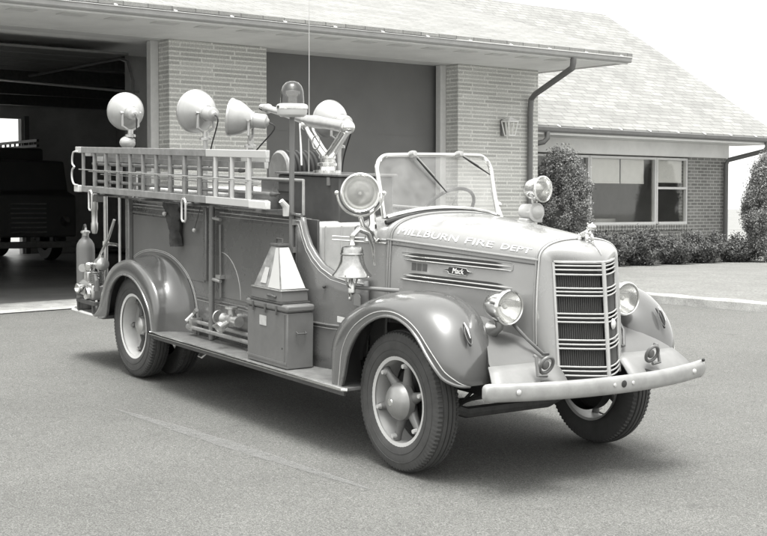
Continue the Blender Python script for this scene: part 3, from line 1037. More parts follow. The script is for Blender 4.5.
# louvres: two pairs of long horizontal slots, framed
def sidep(x, z, sgn, off):
    return (x, sgn * (hw(x) + 0.012 * math.sin((hzb(x) - z) / (hzb(x) - 0.86) * PI * 0.9) + off), z)
for sgn in (-1, 1):
    for zr, zf, xa, xb in ((1.337, 1.333, -0.475, 0.37), (1.312, 1.308, -0.46, 0.38), (1.207, 1.203, -0.46, 0.39), (1.180, 1.176, -0.49, 0.41)):
        n = 14
        dk_ = MB(); li = MB()
        top, bt2, l1, l2 = [], [], [], []
        for i in range(n + 1):
            t = i / n
            x = lerp(xa, xb, t); z = lerp(zr, zf, t)
            tp = 0.008 * min(1, min(t, 1 - t) * 12)
            top.append(sidep(x, z + tp, sgn, 0.0015)); bt2.append(sidep(x, z - tp, sgn, 0.0015))
            l1.append(sidep(x, z - 0.012, sgn, 0.006)); l2.append(sidep(x, z + 0.011, sgn, 0.004))
        dk_.grid([bt2, top])
        lv = T('louver', dk_, 'louvre', hood, smooth=False)
        li.tube([sidep(xa - 0.05, zr - 0.01, sgn, 0.0)] + l1 + [sidep(xb + 0.07, zf - 0.014, sgn, 0.0)], [0.001] + [0.0055] * (n + 1) + [0.001], 6)
        T('louver_lip', li, 'chrome', hood)
    # raised panel outline
    fr_ = MB()
    c4 = [(-0.53, 1.35), (0.44, 1.346), (0.44, 1.292), (-0.2, 1.292)]
    fr_.tube([sidep(x, 1.35 - 0.004 * (x + .5), sgn, 0.001) for x in [lerp(-0.53, 0.44, i / 10) for i in range(11)]] + [sidep(0.455, 1.335, sgn, 0.001), sidep(0.455, 1.30, sgn, 0.001), sidep(0.44, 1.292, sgn, 0.001)] + [sidep(lerp(0.42, -0.45, i / 8), 1.291, sgn, 0.001) for i in range(9)], 0.0035, 6)
    T('panel_bead', fr_, 'hoodglare', hood)
    # the little grey register patch
    pt_ = MB()
    for k in range(3):
        xa = -0.43 + k * 0.05
        pt_.grid([[sidep(xa, 1.233, sgn, 0.002), sidep(xa, 1.283, sgn, 0.002)], [sidep(xa + 0.043, 1.233, sgn, 0.002), sidep(xa + 0.043, 1.283, sgn, 0.002)]])
    T('register_patch', pt_, 'darkpaint', hood, smooth=False)
    # nameplate: dark lozenge with lettering
    npm = MB()
    cx_, cz_ = -0.005, 1.258
    out_ = [(-0.13, 0), (-0.085, 0.006), (-0.075, 0.02), (0, 0.024), (0.075, 0.02), (0.085, 0.006), (0.13, 0), (0.085, -0.006), (0.075, -0.02), (0, -0.024), (-0.075, -0.02), (-0.085, -0.006)]
    vs = [sidep(cx_ + a, cz_ + b, sgn, 0.004) for a, b in out_]
    npm.add(vs + [sidep(cx_, cz_, sgn, 0.004)], [(i, (i + 1) % 12, 12) for i in range(12)])
    npl = T('nameplate', npm, 'louvre', hood, smooth=False)
    nb = MB()
    nb.tube([sidep(cx_ + a * 1.02, cz_ + b * 1.08, sgn, 0.005) for a, b in out_], 0.0022, 6, closed=True)
    T('nameplate_rim', nb, 'chrome', npl)
    vs, fs = text_mesh('Mack', 0.05, 0.002)
    wmax = max(v[0] for v in vs)
    s_ = 0.10 / wmax
    tm = MB()
    flip = 1 if sgn < 0 else -1
    tv = [sidep(cx_ + flip * (v[0] * s_ - 0.05 + v[1] * 0.2), cz_ - 0.016 + v[1] * 1.0, sgn, 0.006 + v[2]) for v in vs]
    tm.add(tv, fs)
    T('nameplate_letters', tm, 'letter', npl, smooth=False)
    # gold lettering along the shoulder of the hood
    for word, xa, xb in (('MILLBURN', -0.60, -0.04), ('FIRE', 0.02, 0.27), ('DEPT', 0.33, 0.58)):
        vs, fs = text_mesh(word, 0.075, 0.0006)
        wmax = max(v[0] for v in vs)
        tv = []
        for v in vs:
            t = v[0] / wmax
            x = lerp(xa, xb, t) if sgn < 0 else lerp(0.56 - 0.6 - xa * 1.0, 0.56 - 0.6 - xb * 1.0, t)
            tv.append(hpt(x, sgn * (1.0 - (0.13 + 0.21 * v[1] / 0.075)), 0.003 + v[2]))
        T('lettering', MB().add(tv, fs), 'letter', hood, smooth=False)

# ---- radiator shell: from the hood section to the V-shaped grille opening
GW = 0.25
ZT, ZB = 1.375, 0.66
def gx(y, z):
    return 0.872 - 0.165 * (min(1, abs(y) / 0.245)) ** 1.35 + 0.11 * (1.37 - z)
ring0, ring1 = [], []
x0 = 0.665
for i in range(13):
    z = lerp(ZB, hzb(x0), i / 12)
    ring0.append((x0 + 0.05 * max(0, (1.1 - z)), -(hw(x0) + 0.02 * math.sin(i / 12 * PI)), z)); ring1.append((None, -GW, lerp(ZB, ZT - 0.02, i / 12)))
for i in range(1, NA):
    a = -1 + 2 * i / NA
    p = hpt(x0, a); ring0.append(p)
    yy = max(-GW, min(GW, p[1] / hw(x0) * GW * 1.05))
    ring1.append((None, yy, ZT - 0.02 * (abs(yy) / GW) ** 8))
for i in range(13):
    q = ring0[12 - i]; ring0.append((q[0], -q[1], q[2])); ring1.append((None, GW, ring1[12 - i][2]))
NR = 10
rows = []
for j in range(NR + 1):
    u = j / NR
    ex = math.sin(u * PI / 2); es = 1 - math.cos(u * PI / 2)
    row = []
    for a, b in zip(ring0, ring1):
        bx = gx(b[1], b[2])
        row.append((lerp(a[0], bx, ex), lerp(a[1], b[1], es), lerp(a[2], b[2], es)))
    rows.append(row)
shell = T('radiator_shell', MB().grid(rows), 'hoodglare', angle=50)
rows = []
for z in [lerp(ZB - 0.01, ZT + 0.0, i / 10) for i in range(11)]:
    rows.append([(gx(y, z) - 0.045, y, z) for y in [lerp(-GW, GW, k / 16) for k in range(17)]])
T('radiator_core', MB().grid(rows), 'louvre', shell)
def gy(py):
    return 1.37 - (py - 262.5) * 0.00607
grl = T('grille', MB().tube([(gx(y, z) + 0.004, y, z) for y, z in [(-GW, ZB + 0.01), (-GW, 1.0), (-GW, ZT - 0.012)] + [(lerp(-GW, GW, k / 10), ZT - 0.008) for k in range(1, 10)] + [(GW, ZT - 0.012), (GW, 1.0), (GW, ZB + 0.01)]], 0.009, 8), 'barpaint', shell)
bars = [262.5, 266.5, 270.6, 275.3, 288.8, 292.4, 296.3, 314.2, 318.3, 322.5, 340.3, 344.6, 348.8, 366.8, 371, 375.5]
for b in bars:
    z = gy(b)
    for sgn in (-1, 1):
        T('grille_bar', MB().tube([(gx(y * sgn, z) + 0.007, y * sgn, z) for y in [lerp(0.0, GW, k / 12) for k in range(13)]], 0.0055, 8), 'barpaint', grl)
T('grille_centre_bar', MB().tube([(gx(0, z) + 0.010, 0, z) for z in (ZB, 0.9, 1.15, ZT - 0.01)], 0.013, 8), 'barpaint', grl)
fin = MB()
for sgn in (-1, 1):
    for k in range(23):
        y = sgn * (0.018 + k * 0.0102)
        for za, zb3 in ((275.3, 288.8), (296.3, 314.2), (322.5, 340.3), (348.8, 366.8)):
            z1, z0 = gy(za), gy(zb3)
            fin.beam((gx(y, z0) - 0.016, y, z0), (gx(y, z1) - 0.016, y, z1), 0.0032, 0.02, up=(1, 0, 0))
T('grille_fins', fin, 'finmetal', grl, smooth=False)
em = MB().lathe([(0.001, 0.016), (0.02, 0.014), (0.03, 0.008), (0.034, 0.0)], (gx(0.10, 0.985) + 0.008, 0.10, 0.985), (1, 0.55, 0.1), 20)
T('round_emblem', em, 'white', grl)
# shell highlight bead and bulldog ornament
T('nose_bead', MB().tube([(0.66, 0, hzt(0.66) + 0.004), (0.74, 0, 1.488), (0.80, 0, 1.470), (0.845, 0, 1.435), (0.862, 0, 1.41)], [0.004, 0.007, 0.008, 0.008, 0.004], 8), 'hoodglare', shell)
dog = MB()
def dtube(p, r): dog.tube(p, r, 10)
dx, dz = 0.72, 1.478
dtube([(dx - 0.052, 0, dz + 0.030), (dx - 0.035, 0, dz + 0.040), (dx, 0, dz + 0.052), (dx + 0.025, 0, dz + 0.064), (dx + 0.036, 0, dz + 0.070)], [0.012, 0.024, 0.022, 0.026, 0.016])
dtube([(dx + 0.022, 0, dz + 0.076), (dx + 0.036, 0, dz + 0.098), (dx + 0.052, 0, dz + 0.102), (dx + 0.074, 0, dz + 0.094), (dx + 0.082, 0, dz + 0.090)], [0.017, 0.024, 0.024, 0.019, 0.010])
for s_ in (-1, 1):
    dtube([(dx + 0.024, s_ * 0.018, dz + 0.06), (dx + 0.036, s_ * 0.022, dz + 0.03), (dx + 0.034, s_ * 0.022, dz + 0.004), (dx + 0.046, s_ * 0.022, dz + 0.002)], [0.015, 0.012, 0.010, 0.008])
    dtube([(dx - 0.038, s_ * 0.015, dz + 0.04), (dx - 0.026, s_ * 0.022, dz + 0.018), (dx - 0.046, s_ * 0.022, dz + 0.004), (dx - 0.03, s_ * 0.022, dz + 0.002)], [0.018, 0.014, 0.010, 0.008])
    dtube([(dx + 0.036, s_ * 0.015, dz + 0.112), (dx + 0.034, s_ * 0.022, dz + 0.126)], [0.009, 0.003])
dtube([(dx - 0.056, 0, dz + 0.04), (dx - 0.066, 0, dz + 0.052)], [0.006, 0.004])
T('hood_ornament', dog, 'chrome', shell, sub=1)

# ---- cowl and body
cw = []
for i in range(9):
    t = i / 8
    x = lerp(-0.95, -0.675, t)
    w_ = lerp(0.60, 0.522, t ** 0.7)
    zt2 = lerp(1.60, 1.600, t); zb2 = lerp(1.44, 1.42, t)
    row = [(x, -w_, lerp(0.5, zb2, k / 8)) for k in range(8)]
    for k in range(NA + 1):
        th = (-1 + 2 * k / NA) * PI / 2
        row.append((x, math.copysign(abs(math.sin(th)) ** 0.8, th) * w_, zb2 + abs(math.cos(th)) ** 0.8 * (zt2 - zb2)))
    row += [(x, w_, lerp(zb2, 0.5, (k + 1) / 8)) for k in range(8)]
    cw.append(row)
cowl = T('cowl', MB().grid(cw), 'hoodglare', angle=50, solid=0.01)
for s_ in (-1, 1):
    for z in (1.42, 1.395):
        T('cowl_moulding', MB().tube([(-1.10, s_ * 0.70, z + 0.004), (-0.95, s_ * 0.606, z), (-0.80, s_ * 0.555, z), (-0.68, s_ * 0.528, z)], 0.007, 6), 'chrome', cowl)
T('firewall', MB().box(-0.74, -0.70, -0.52, 0.52, 0.5, 1.42), 'darkpaint', cowl)
# body side with the scooped cab opening
cut = [(-1.43, 1.54), (-1.415, 1.50), (-1.385, 1.43), (-1.33, 1.35), (-1.26, 1.28), (-1.17, 1.215), (-1.05, 1.165), (-0.93, 1.14), (-0.80, 1.13)]
def body_y(x):
    return interp(x, [(-4.5, 0.75), (-1.35, 0.75), (-1.1, 0.715), (-0.8, 0.60)])
for sgn, nm in ((-1, 1), (1, 1)):
    poly_top = [(-4.48, 1.54), (-3.4, 1.54), (-2.4, 1.54)] + cut
    rows = []
    for x, z in poly_top:
        rows.append([(x, sgn * (body_y(x) + 0.0), lerp(0.46, z, k / 6)) for k in range(7)])
    bs = T('body_side', MB().grid(rows), 'paint', solid=0.03 if sgn < 0 else -0.03, angle=40)
    # double pinstripe following the cab scoop and the deck line
    for off, r_ in ((0.028, 0.0035), (0.055, 0.002)):
        line = [(-4.42, sgn * 0.7525, 1.54 - off), (-2.85, sgn * 0.7525, 1.54 - off)]
        T('pinstripe', MB().tube(line, r_, 6), 'stripe', bs)
        line = [(-2.72, sgn * 0.7525, 1.54 - off), (-1.43 - off, sgn * 0.7525, 1.54 - off)] + [(x - off * 0.8, sgn * (body_y(x - off) + 0.003), z - off * 0.8) for x, z in cut[2:]]
        T('pinstripe', MB().tube(line, r_, 6), 'stripe', bs)
    # lower body moulding above the running board
    T('body_moulding', MB().tube([(-3.1, sgn * 0.757, 0.80), (-0.8, sgn * 0.757 if False else sgn * 0.62, 0.80)] if False else [(-3.12, sgn * 0.757, 0.80), (-1.35, sgn * 0.757, 0.80), (-1.1, sgn * 0.722, 0.80), (-0.85, sgn * 0.63, 0.80)], 0.010, 6), 'paint', bs)
    T('pinstripe', MB().tube([(-3.12, sgn * 0.754, 0.775), (-1.35, sgn * 0.754, 0.775), (-1.1, sgn * 0.719, 0.775), (-0.85, sgn * 0.625, 0.775)], 0.003, 6), 'stripe', bs)
    # raised compartment door with round-cornered outline
    T('compartment_panel', MB().box(-2.70, -1.50, min(sgn * 0.7505, sgn * 0.756), max(sgn * 0.7505, sgn * 0.756), 0.84, 1.46), 'paint', bs, bevel=0.004)
    arc = [(-2.70 + 0.01, 1.20)] + [(-2.69 + 0.34 * math.sin(a), 0.85 + 0.35 * math.cos(a)) for a in np.linspace(0.2, PI / 2, 9)]
    T('arc_stripe', MB().tube([(x, sgn * 0.758, z) for x, z in arc], 0.003, 6), 'stripe', bs)
    T('rear_panel', MB().box(-4.42, -2.98, min(sgn * 0.7505, sgn * 0.757), max(sgn * 0.7505, sgn * 0.757), 0.93, 1.42), 'dullpaint', bs, bevel=0.006)
    T('panel_trim', MB().tube([(-4.40, sgn * 0.760, 1.44), (-3.6, sgn * 0.760, 1.44), (-3.55, sgn * 0.760, 1.43)], 0.011, 6), 'paint', bs)
    T('corner_post', MB().box(-4.50, -4.42, min(sgn * 0.752, sgn * 0.80), max(sgn * 0.752, sgn * 0.80), 0.5, 1.60), 'paint', bs, bevel=0.01)
    T('body_post', MB().box(-2.96, -2.90, min(sgn * 0.752, sgn * 0.785), max(sgn * 0.752, sgn * 0.785), 0.95, 1.55), 'paint', bs, bevel=0.008)
    T('door_button', MB().sphere((-1.15, sgn * 0.735, 1.065), 0.012), 'louvre', bs)
T('hose_bed_floor', MB().box(-4.48, -1.5, -0.72, 0.72, 1.34, 1.38), 'darkpaint')
T('rear_panel', MB().box(-4.50, -4.47, -0.72, 0.72, 0.5, 1.56), 'paint')
T('deck_rim', MB().tube([(-4.48, -0.745, 1.55), (-1.45, -0.745, 1.55)], 0.014, 8), 'paint')
T('deck_rim', MB().tube([(-4.48, 0.745, 1.55), (-1.45, 0.745, 1.55)], 0.014, 8), 'paint')
# small marks and fittings on the side
T('data_plate', MB().box(-1.02, -0.93, -0.706, -0.70, 0.83, 0.87), 'white')

# ---- cab: floor, seat, dash, steering wheel, windshield
cab = T('cab_floor', MB().box(-1.5, -0.7, -0.70, 0.70, 0.55, 0.60), 'black')
st1 = T('seat', MB().box(-1.52, -1.02, -0.64, 0.64, 0.98, 1.14), 'seat', bevel=0.04, sub=0)
T('seat_base', MB().box(-1.50, -1.06, -0.62, 0.62, 0.60, 0.978), 'darkpaint', st1)
T('seat_back', MB().add(*(lambda m: (m.v, m.f))(MB().box(-1.56, -1.44, -0.62, 0.62, 1.10, 1.50))), 'seat', bevel=0.04)
T('seat_end_panel', MB().box(-1.57, -1.40, -0.64, -0.622, 1.0, 1.52), 'darkpaint', st1, bevel=0.004)
for k in range(9):
    yy = -0.55 + k * 0.1375
    T('seat_pleat', MB().tube([(-1.438, yy, 1.14), (-1.436, yy, 1.47)], 0.006, 6), 'seat', st1)
    T('seat_pleat', MB().tube([(-1.40, yy, 1.142), (-1.06, yy, 1.142)], 0.006, 6), 'seat', st1)
T('dashboard', MB().box(-1.02, -0.96, -0.58, 0.58, 1.25, 1.50), 'darkpaint', cowl, bevel=0.02)
swc = Vector((-1.10, 0.30, 1.59))
ax_ = Vector((-0.75, 0, 0.66)).normalized()
u_ = Vector((0, 1, 0)); v_ = ax_.cross(u_)
sw = MB().tube([swc + (u_ * math.cos(a) + v_ * math.sin(a)) * 0.215 for a in np.linspace(0, 2 * PI, 32, endpoint=False)], 0.013, 8, closed=True)
swo = T('steering_wheel', sw, 'rubber')
sp_ = MB()
for a in (0.5, 0.5 + 2.09, 0.5 + 4.19):
    sp_.tube([swc - ax_ * 0.02, swc + (u_ * math.cos(a) + v_ * math.sin(a)) * 0.21], 0.006, 6)
T('steering_spokes', sp_, 'dullmetal', swo)
T('steering_column', MB().tube([swc, swc - ax_ * 0.62], 0.022, 8), 'darkpaint', swo)

HB, WZ0, WZ1 = 0.50, 1.592, 1.992
def ws(y, z):
    t = (z - WZ0) / (WZ1 - WZ0)
    return (-0.735 - 0.115 * t - 0.03 * (abs(y) / HB) ** 2, y, z)
wfp = []
wfp += [(-HB, WZ0 - 0.03), (-HB * 0.995, 1.75)]
rc = 0.11
wfp += [(-HB + rc - rc * math.cos(a), WZ1 - rc + rc * math.sin(a)) for a in np.linspace(0, PI / 2, 8)]
wfp += [(y, WZ1 + 0.004) for y in (-0.2, 0, 0.2)]
wfp += [(HB - rc + rc * math.sin(a), WZ1 - rc + rc * math.cos(a)) for a in np.linspace(0, PI / 2, 8)]
wfp += [(HB * 0.995, 1.75), (HB, WZ0 - 0.03)]
wfp += [(y, WZ0 - 0.03 + 0.065 * (1 - (y / HB) ** 2)) for y in np.linspace(HB * 0.95, -HB * 0.95, 13)]
wind = T('windshield', MB().tube([ws(y, z) for y, z in wfp], 0.016, 10, closed=True), 'chrome')
def wz_lo(y): return WZ0 - 0.03 + 0.065 * (1 - (y / HB) ** 2)
def wz_hi(y):
    d = abs(y) - (HB - rc)
    return WZ1 if d <= 0 else WZ1 - rc + math.sqrt(max(0, rc * rc - d * d))
rows = []
for y in np.linspace(-HB + 0.003, HB - 0.003, 31):
    rows.append([ws(y, lerp(wz_lo(y), wz_hi(y), k / 8)) for k in range(9)])
T('windshield_glass', MB().grid(rows), 'glass', wind)
for s_ in (-1, 1):
    T('windshield_post', MB().tube([(-0.79, s_ * 0.58, 1.40), (-0.80, s_ * 0.56, 1.52), (-0.845, s_ * 0.545, 1.66), (-0.87, s_ * 0.53, 1.74)], [0.055, 0.026, 0.018, 0.014], 10), 'chrome', wind)
    T('post_knob', MB().sphere((-0.835, s_ * 0.565, 1.635), 0.024), 'chrome', wind)
rub = MB().tube([(ws(y, wz_lo(y))[0] + 0.03, y * 1.01, wz_lo(y) - 0.028) for y in np.linspace(-HB * 1.0, HB * 1.0, 17)], 0.017, 8)
T('cowl_seal', rub, 'rubber', cowl)
for y0_, y1_ in ((-0.215, 0.03), (0.19, 0.465)):
    a = Vector(ws(y0_, 1.995)) + Vector((0.03, 0, 0.008))
    z1_ = 1.735 if y0_ < 0 else 1.855
    b = Vector(ws(y1_, z1_)) + Vector((0.022, 0, 0))
    wpm = T('wiper_motor', MB().lathe([(0.001, 0.03), (0.018, 0.028), (0.024, 0.0), (0.024, -0.03)], a, (1, 0, 0.2), 14), 'dullmetal', wind)
    T('wiper_arm', MB().tube([a + Vector((0.02, 0, 0)), a.lerp(b, 0.6) + Vector((0.012, 0.0, 0.008))], 0.004, 6), 'dullmetal', wind)
    T('wiper_blade', MB().tube([a.lerp(b, 0.12), a.lerp(b, 0.5), b], [0.006, 0.008, 0.004], 6), 'rubber', wind)

# ---- fenders
def sect(L, K, I, n=9):
    """outer lip -> crown -> inner edge; L,K,I are 3D"""
    out_ = []
    # rolled lip
    out_.append((L[0], L[1] + 0.02, L[2] + 0.0))
    for i in range(n + 1):
        u = i / n * PI / 2
        a = math.sin(u) ** 0.85; b = 1 - math.cos(u)
        out_.append((lerp(L[0], K[0], a), lerp(L[1] - 0.0, K[1], b) - 0.012 * math.sin(2 * u), lerp(L[2], K[2], a)))
    for i in range(1, 8):
        u = (1 - i / 7) * PI / 2
        a = math.sin(u) ** 0.85; b = 1 - math.cos(u)
        out_.append((lerp(I[0], K[0], a), lerp(I[1], K[1], b), lerp(I[2], K[2], a)))
    return out_
def cat3(p, k=4):
    return catmull([tuple(q) for q in p], k)
Lp = [(-0.50, -1.0, 0.47), (-0.462, -1.0, 0.56), (-0.42, -1.0, 0.70), (-0.345, -1.0, 0.815), (-0.235, -1.0, 0.91), (-0.06, -1.0, 0.99), (0.11, -1.0, 1.008), (0.255, -1.0, 0.972), (0.365, -1.0, 0.905), (0.455, -0.995, 0.815), (0.525, -0.98, 0.74), (0.565, -0.955, 0.69), (0.60, -0.91, 0.66), (0.62, -0.86, 0.645), (0.625, -0.80, 0.64)]
Kp = [(-0.62, -0.985, 0.47), (-0.68, -0.93, 0.60), (-0.735, -0.86, 0.745), (-0.68, -0.80, 0.89), (-0.545, -0.78, 0.985), (-0.33, -0.77, 1.082), (-0.08, -0.76, 1.143), (0.14, -0.76, 1.155), (0.32, -0.76, 1.128), (0.45, -0.76, 1.065), (0.54, -0.76, 0.98), (0.595, -0.76, 0.885), (0.625, -0.76, 0.79), (0.64, -0.76, 0.70), (0.64, -0.76, 0.645)]
Ip = [(-0.80, -0.62, 0.47), (-0.86, -0.60, 0.60), (-0.84, -0.56, 0.78), (-0.74, -0.54, 0.91), (-0.58, -0.52, 0.99), (-0.33, -0.50, 1.03), (-0.08, -0.50, 1.05), (0.10, -0.50, 1.04), (0.23, -0.51, 1.00), (0.33, -0.52, 0.94), (0.38, -0.53, 0.86), (0.41, -0.535, 0.78), (0.43, -0.54, 0.72), (0.48, -0.57, 0.66), (0.52, -0.60, 0.64)]
Lc, Kc, Ic = cat3(Lp), cat3(Kp), cat3(Ip)
ff = MB().grid([sect(a, b, c) for a, b, c in zip(Lc, Kc, Ic)])
lipc = MB().tube([(p[0], p[1] - 0.004, p[2]) for p in Lc], 0.010, 8)
beadc = MB().tube([(lambda s: s)(sect(a, b, c)[2]) for a, b, c in zip(Lc, Kc, Ic)][1:], 0.0032, 6)
tl = MB()
for s_, mk in ((-1, lambda m: m), (1, lambda m: m.mirror())):
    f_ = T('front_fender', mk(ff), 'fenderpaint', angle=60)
    T('fender_lip', mk(lipc), 'paint', f_)
    T('fender_pinstripe', mk(beadc), 'stripe', f_)
    lt = MB().tube([(0.545, -0.80, 1.005), (0.575, -0.805, 0.975), (0.61, -0.805, 0.925), (0.625, -0.805, 0.88)], [0.005, 0.013, 0.015, 0.006], 10)
    lm = T('marker_light', mk(lt), 'rubber', f_)
    T('marker_bezel', mk(MB().tube([(0.60 - 0.038 * math.cos(a) * 0.75, -0.803 + 0.020 * math.sin(a), 0.945 + 0.052 * math.cos(a)) for a in np.linspace(0, 2 * PI, 18, endpoint=False)], 0.003, 6, closed=True)), 'dullpaint', lm)
    T('marker_ridge', mk(MB().tube([(0.56, -0.806, 1.015), (0.60, -0.81, 0.98), (0.63, -0.81, 0.93)], [0.004, 0.007, 0.003], 6)), 'chrome', lm)
    # inner splash wall behind the wheel
    rows = []
    for a, b in zip(Ic[4:], Ic[5:]):
        pass
    sp2 = MB().grid([[(p[0], p[1], p[2]), (p[0] * 0.98, -0.36, min(p[2], 0.98))] for p in Ic])
    T('splash_apron', mk(sp2), 'dullpaint', f_, smooth=True)
    # catwalk panel between hood and fender and the pale front apron
    rows = []
    for x, zi, zo, yi, yo in ((-0.66, 0.95, 1.00, 0.50, 0.53), (-0.3, 0.93, 1.04, 0.44, 0.51), (0.0, 0.92, 1.05, 0.40, 0.51), (0.2, 0.92, 1.02, 0.365, 0.52), (0.33, 0.92, 0.97, 0.345, 0.54), (0.45, 0.91, 0.92, 0.335, 0.58), (0.56, 0.89, 0.865, 0.32, 0.63), (0.66, 0.85, 0.82, 0.29, 0.70), (0.72, 0.80, 0.785, 0.27, 0.74), (0.75, 0.77, 0.765, 0.265, 0.75)):
        rows.append([(x, -lerp(yi, yo, k / 6), lerp(zi, zo, k / 6) - 0.02 * math.sin(k / 6 * PI)) for k in range(7)])
    T('catwalk_panel', mk(MB().grid(rows)), 'dullpaint', f_)
    rows = []
    for t in (0, 0.25, 0.5, 0.75, 1.0):
        rows.append([(lerp(0.752, 0.93, t) - 0.02 * abs(k / 6 - 0.5), -lerp(0.25, 0.76 + 0.09 * t, k / 6), lerp(0.772, 0.60, t) + 0.015 * math.sin(PI * t)) for k in range(7)])
    T('front_apron', mk(MB().grid(rows)), 'apron', f_, solid=0.01)
# rear fenders
RL = [(-4.62, -1.0, 0.47), (-4.47, -1.0, 0.50), (-4.425, -1.0, 0.62), (-4.37, -1.0, 0.74), (-4.27, -1.0, 0.835), (-4.13, -1.0, 0.90), (-3.98, -1.0, 0.912), (-3.83, -1.0, 0.882), (-3.69, -1.0, 0.81), (-3.585, -1.0, 0.72), (-3.51, -1.0, 0.62), (-3.47, -1.0, 0.48)]
RK = [(-4.80, -0.985, 0.47), (-4.70, -0.97, 0.56), (-4.63, -0.955, 0.70), (-4.55, -0.95, 0.83), (-4.40, -0.95, 0.945), (-4.22, -0.95, 1.015), (-4.0, -0.95, 1.045), (-3.78, -0.95, 1.01), (-3.60, -0.95, 0.93), (-3.47, -0.95, 0.82), (-3.40, -0.96, 0.68), (-3.41, -0.985, 0.48)]
RI = [(-4.80, -0.755, 0.47), (-4.72, -0.755, 0.60), (-4.63, -0.755, 0.75), (-4.54, -0.755, 0.90), (-4.38, -0.755, 1.01), (-4.18, -0.755, 1.075), (-3.95, -0.755, 1.10), (-3.68, -0.755, 1.085), (-3.46, -0.755, 1.02), (-3.28, -0.755, 0.91), (-3.17, -0.755, 0.74), (-3.13, -0.755, 0.48)]
Lr, Kr, Ir = cat3(RL), cat3(RK), cat3(RI)
rf_ = MB().grid([sect(a, b, c) for a, b, c in zip(Lr, Kr, Ir)])
for s_, mk in ((-1, lambda m: m), (1, lambda m: m.mirror())):
    f_ = T('rear_fender', mk(rf_), 'fenderpaint', angle=60)
    T('fender_lip', mk(MB().tube([(p[0], p[1] - 0.003, p[2]) for p in Lr], 0.010, 8)), 'paint', f_)
    for dd_ in (0.035, 0.06):
        T('fender_pinstripe', mk(MB().tube([(-3.95 + (p[0] + 3.95) * (1 + dd_), -0.7575, 0.6 + (p[2] - 0.6) * (1 + dd_)) for p in Ir[16:]], 0.003, 6)), 'stripe', f_)

# ---- running boards, rear step
for s_ in (-1, 1):
    ya, yb = sorted((s_ * 0.60, s_ * 1.015))
    rb = T('running_board', MB().prism([(-3.46, ya), (-0.42, ya), (-0.42, yb), (-3.46, yb)], 0.462, 0.485, 'Z'), 'treadplate', bevel=0.004)
    T('board_edge', MB().tube([(-3.47, s_ * 1.0, 0.475), (-3.47, s_ * 1.025, 0.472), (-0.44, s_ * 1.025, 0.472), (-0.415, s_ * 1.0, 0.472)], 0.012, 8), 'chrome', rb)
    T('board_valance', MB().box(-3.44, -0.46, min(s_ * 0.985, s_ * 1.0), max(s_ * 0.985, s_ * 1.0), 0.425, 0.46), 'darkpaint', rb)
tb = T('tailboard', MB().prism([(-4.6, -0.98), (-5.30, -0.98), (-5.42, -0.93), (-5.46, -0.8), (-5.46, 0.8), (-5.42, 0.93), (-5.30, 0.98), (-4.6, 0.98)], 0.455, 0.485, 'Z'), 'treadplate', bevel=0.004)
T('tailboard_edge', MB().tube([(-4.66, -0.99, 0.47), (-5.30, -0.99, 0.47), (-5.43, -0.94, 0.47), (-5.475, -0.8, 0.47), (-5.475, 0.8, 0.47), (-5.43, 0.94, 0.47), (-5.30, 0.99, 0.47), (-4.66, 0.99, 0.47)], 0.016, 8), 'white', tb)

# ---- chassis
fm = MB()
for s_ in (-1, 1):
    fm.box(-5.2, 0.3, s_ * 0.43 - 0.035, s_ * 0.43 + 0.035, 0.50, 0.66)
    fm.box(0.301, 0.8, s_ * 0.43 - 0.03, s_ * 0.43 + 0.03, 0.58, 0.66)
ch = T('chassis_frame', fm, 'black', smooth=False)
T('front_axle', MB().tube([(0, -0.72, 0.46), (0, -0.55, 0.40), (0, -0.35, 0.33), (0, 0.35, 0.33), (0, 0.55, 0.40), (0, 0.72, 0.46)], 0.038, 8), 'iron', ch)
T('rear_axle', MB().tube([(-4.04, -0.7, 0.46), (-4.04, -0.2, 0.46), (-4.04, 0, 0.46), (-4.04, 0.2, 0.46), (-4.04, 0.7, 0.46)], [0.07, 0.08, 0.2, 0.08, 0.07], 12), 'iron', ch)
T('underbody', MB().box(-4.4, -0.8, -0.55, 0.55, 0.42, 0.60), 'black', ch)
T('oil_pan', MB().box(-0.5, 0.2, -0.2, 0.2, 0.42, 0.7), 'black', ch, bevel=0.03)
T('engine_block', MB().box(-0.6, 0.6, -0.25, 0.25, 0.6, 1.1), 'black', ch)
for s_ in (-1, 1):
    sp3 = MB()
    for k in range(5):
        L_ = 0.55 - k * 0.09
        sp3.tube([(-L_, s_ * 0.43, 0.52 - k * 0.004 + 0.02), (0, s_ * 0.43, 0.42 - k * 0.016), (L_, s_ * 0.43, 0.52 - k * 0.004 + 0.02)], 0.012, 6)
    T('leaf_spring', sp3, 'iron', ch)
T('exhaust_pipe', MB().tube([(-0.6, -0.5, 0.36), (-2.0, -0.6, 0.34), (-2.6, -0.62, 0.36)], 0.03, 10), 'iron', ch)
T('suction_drop', MB().tube([(-2.65, -0.95, 0.43), (-2.62, -0.99, 0.39), (-2.56, -0.99, 0.385), (-2.53, -0.95, 0.43)], 0.007, 6), 'dullmetal', ch)

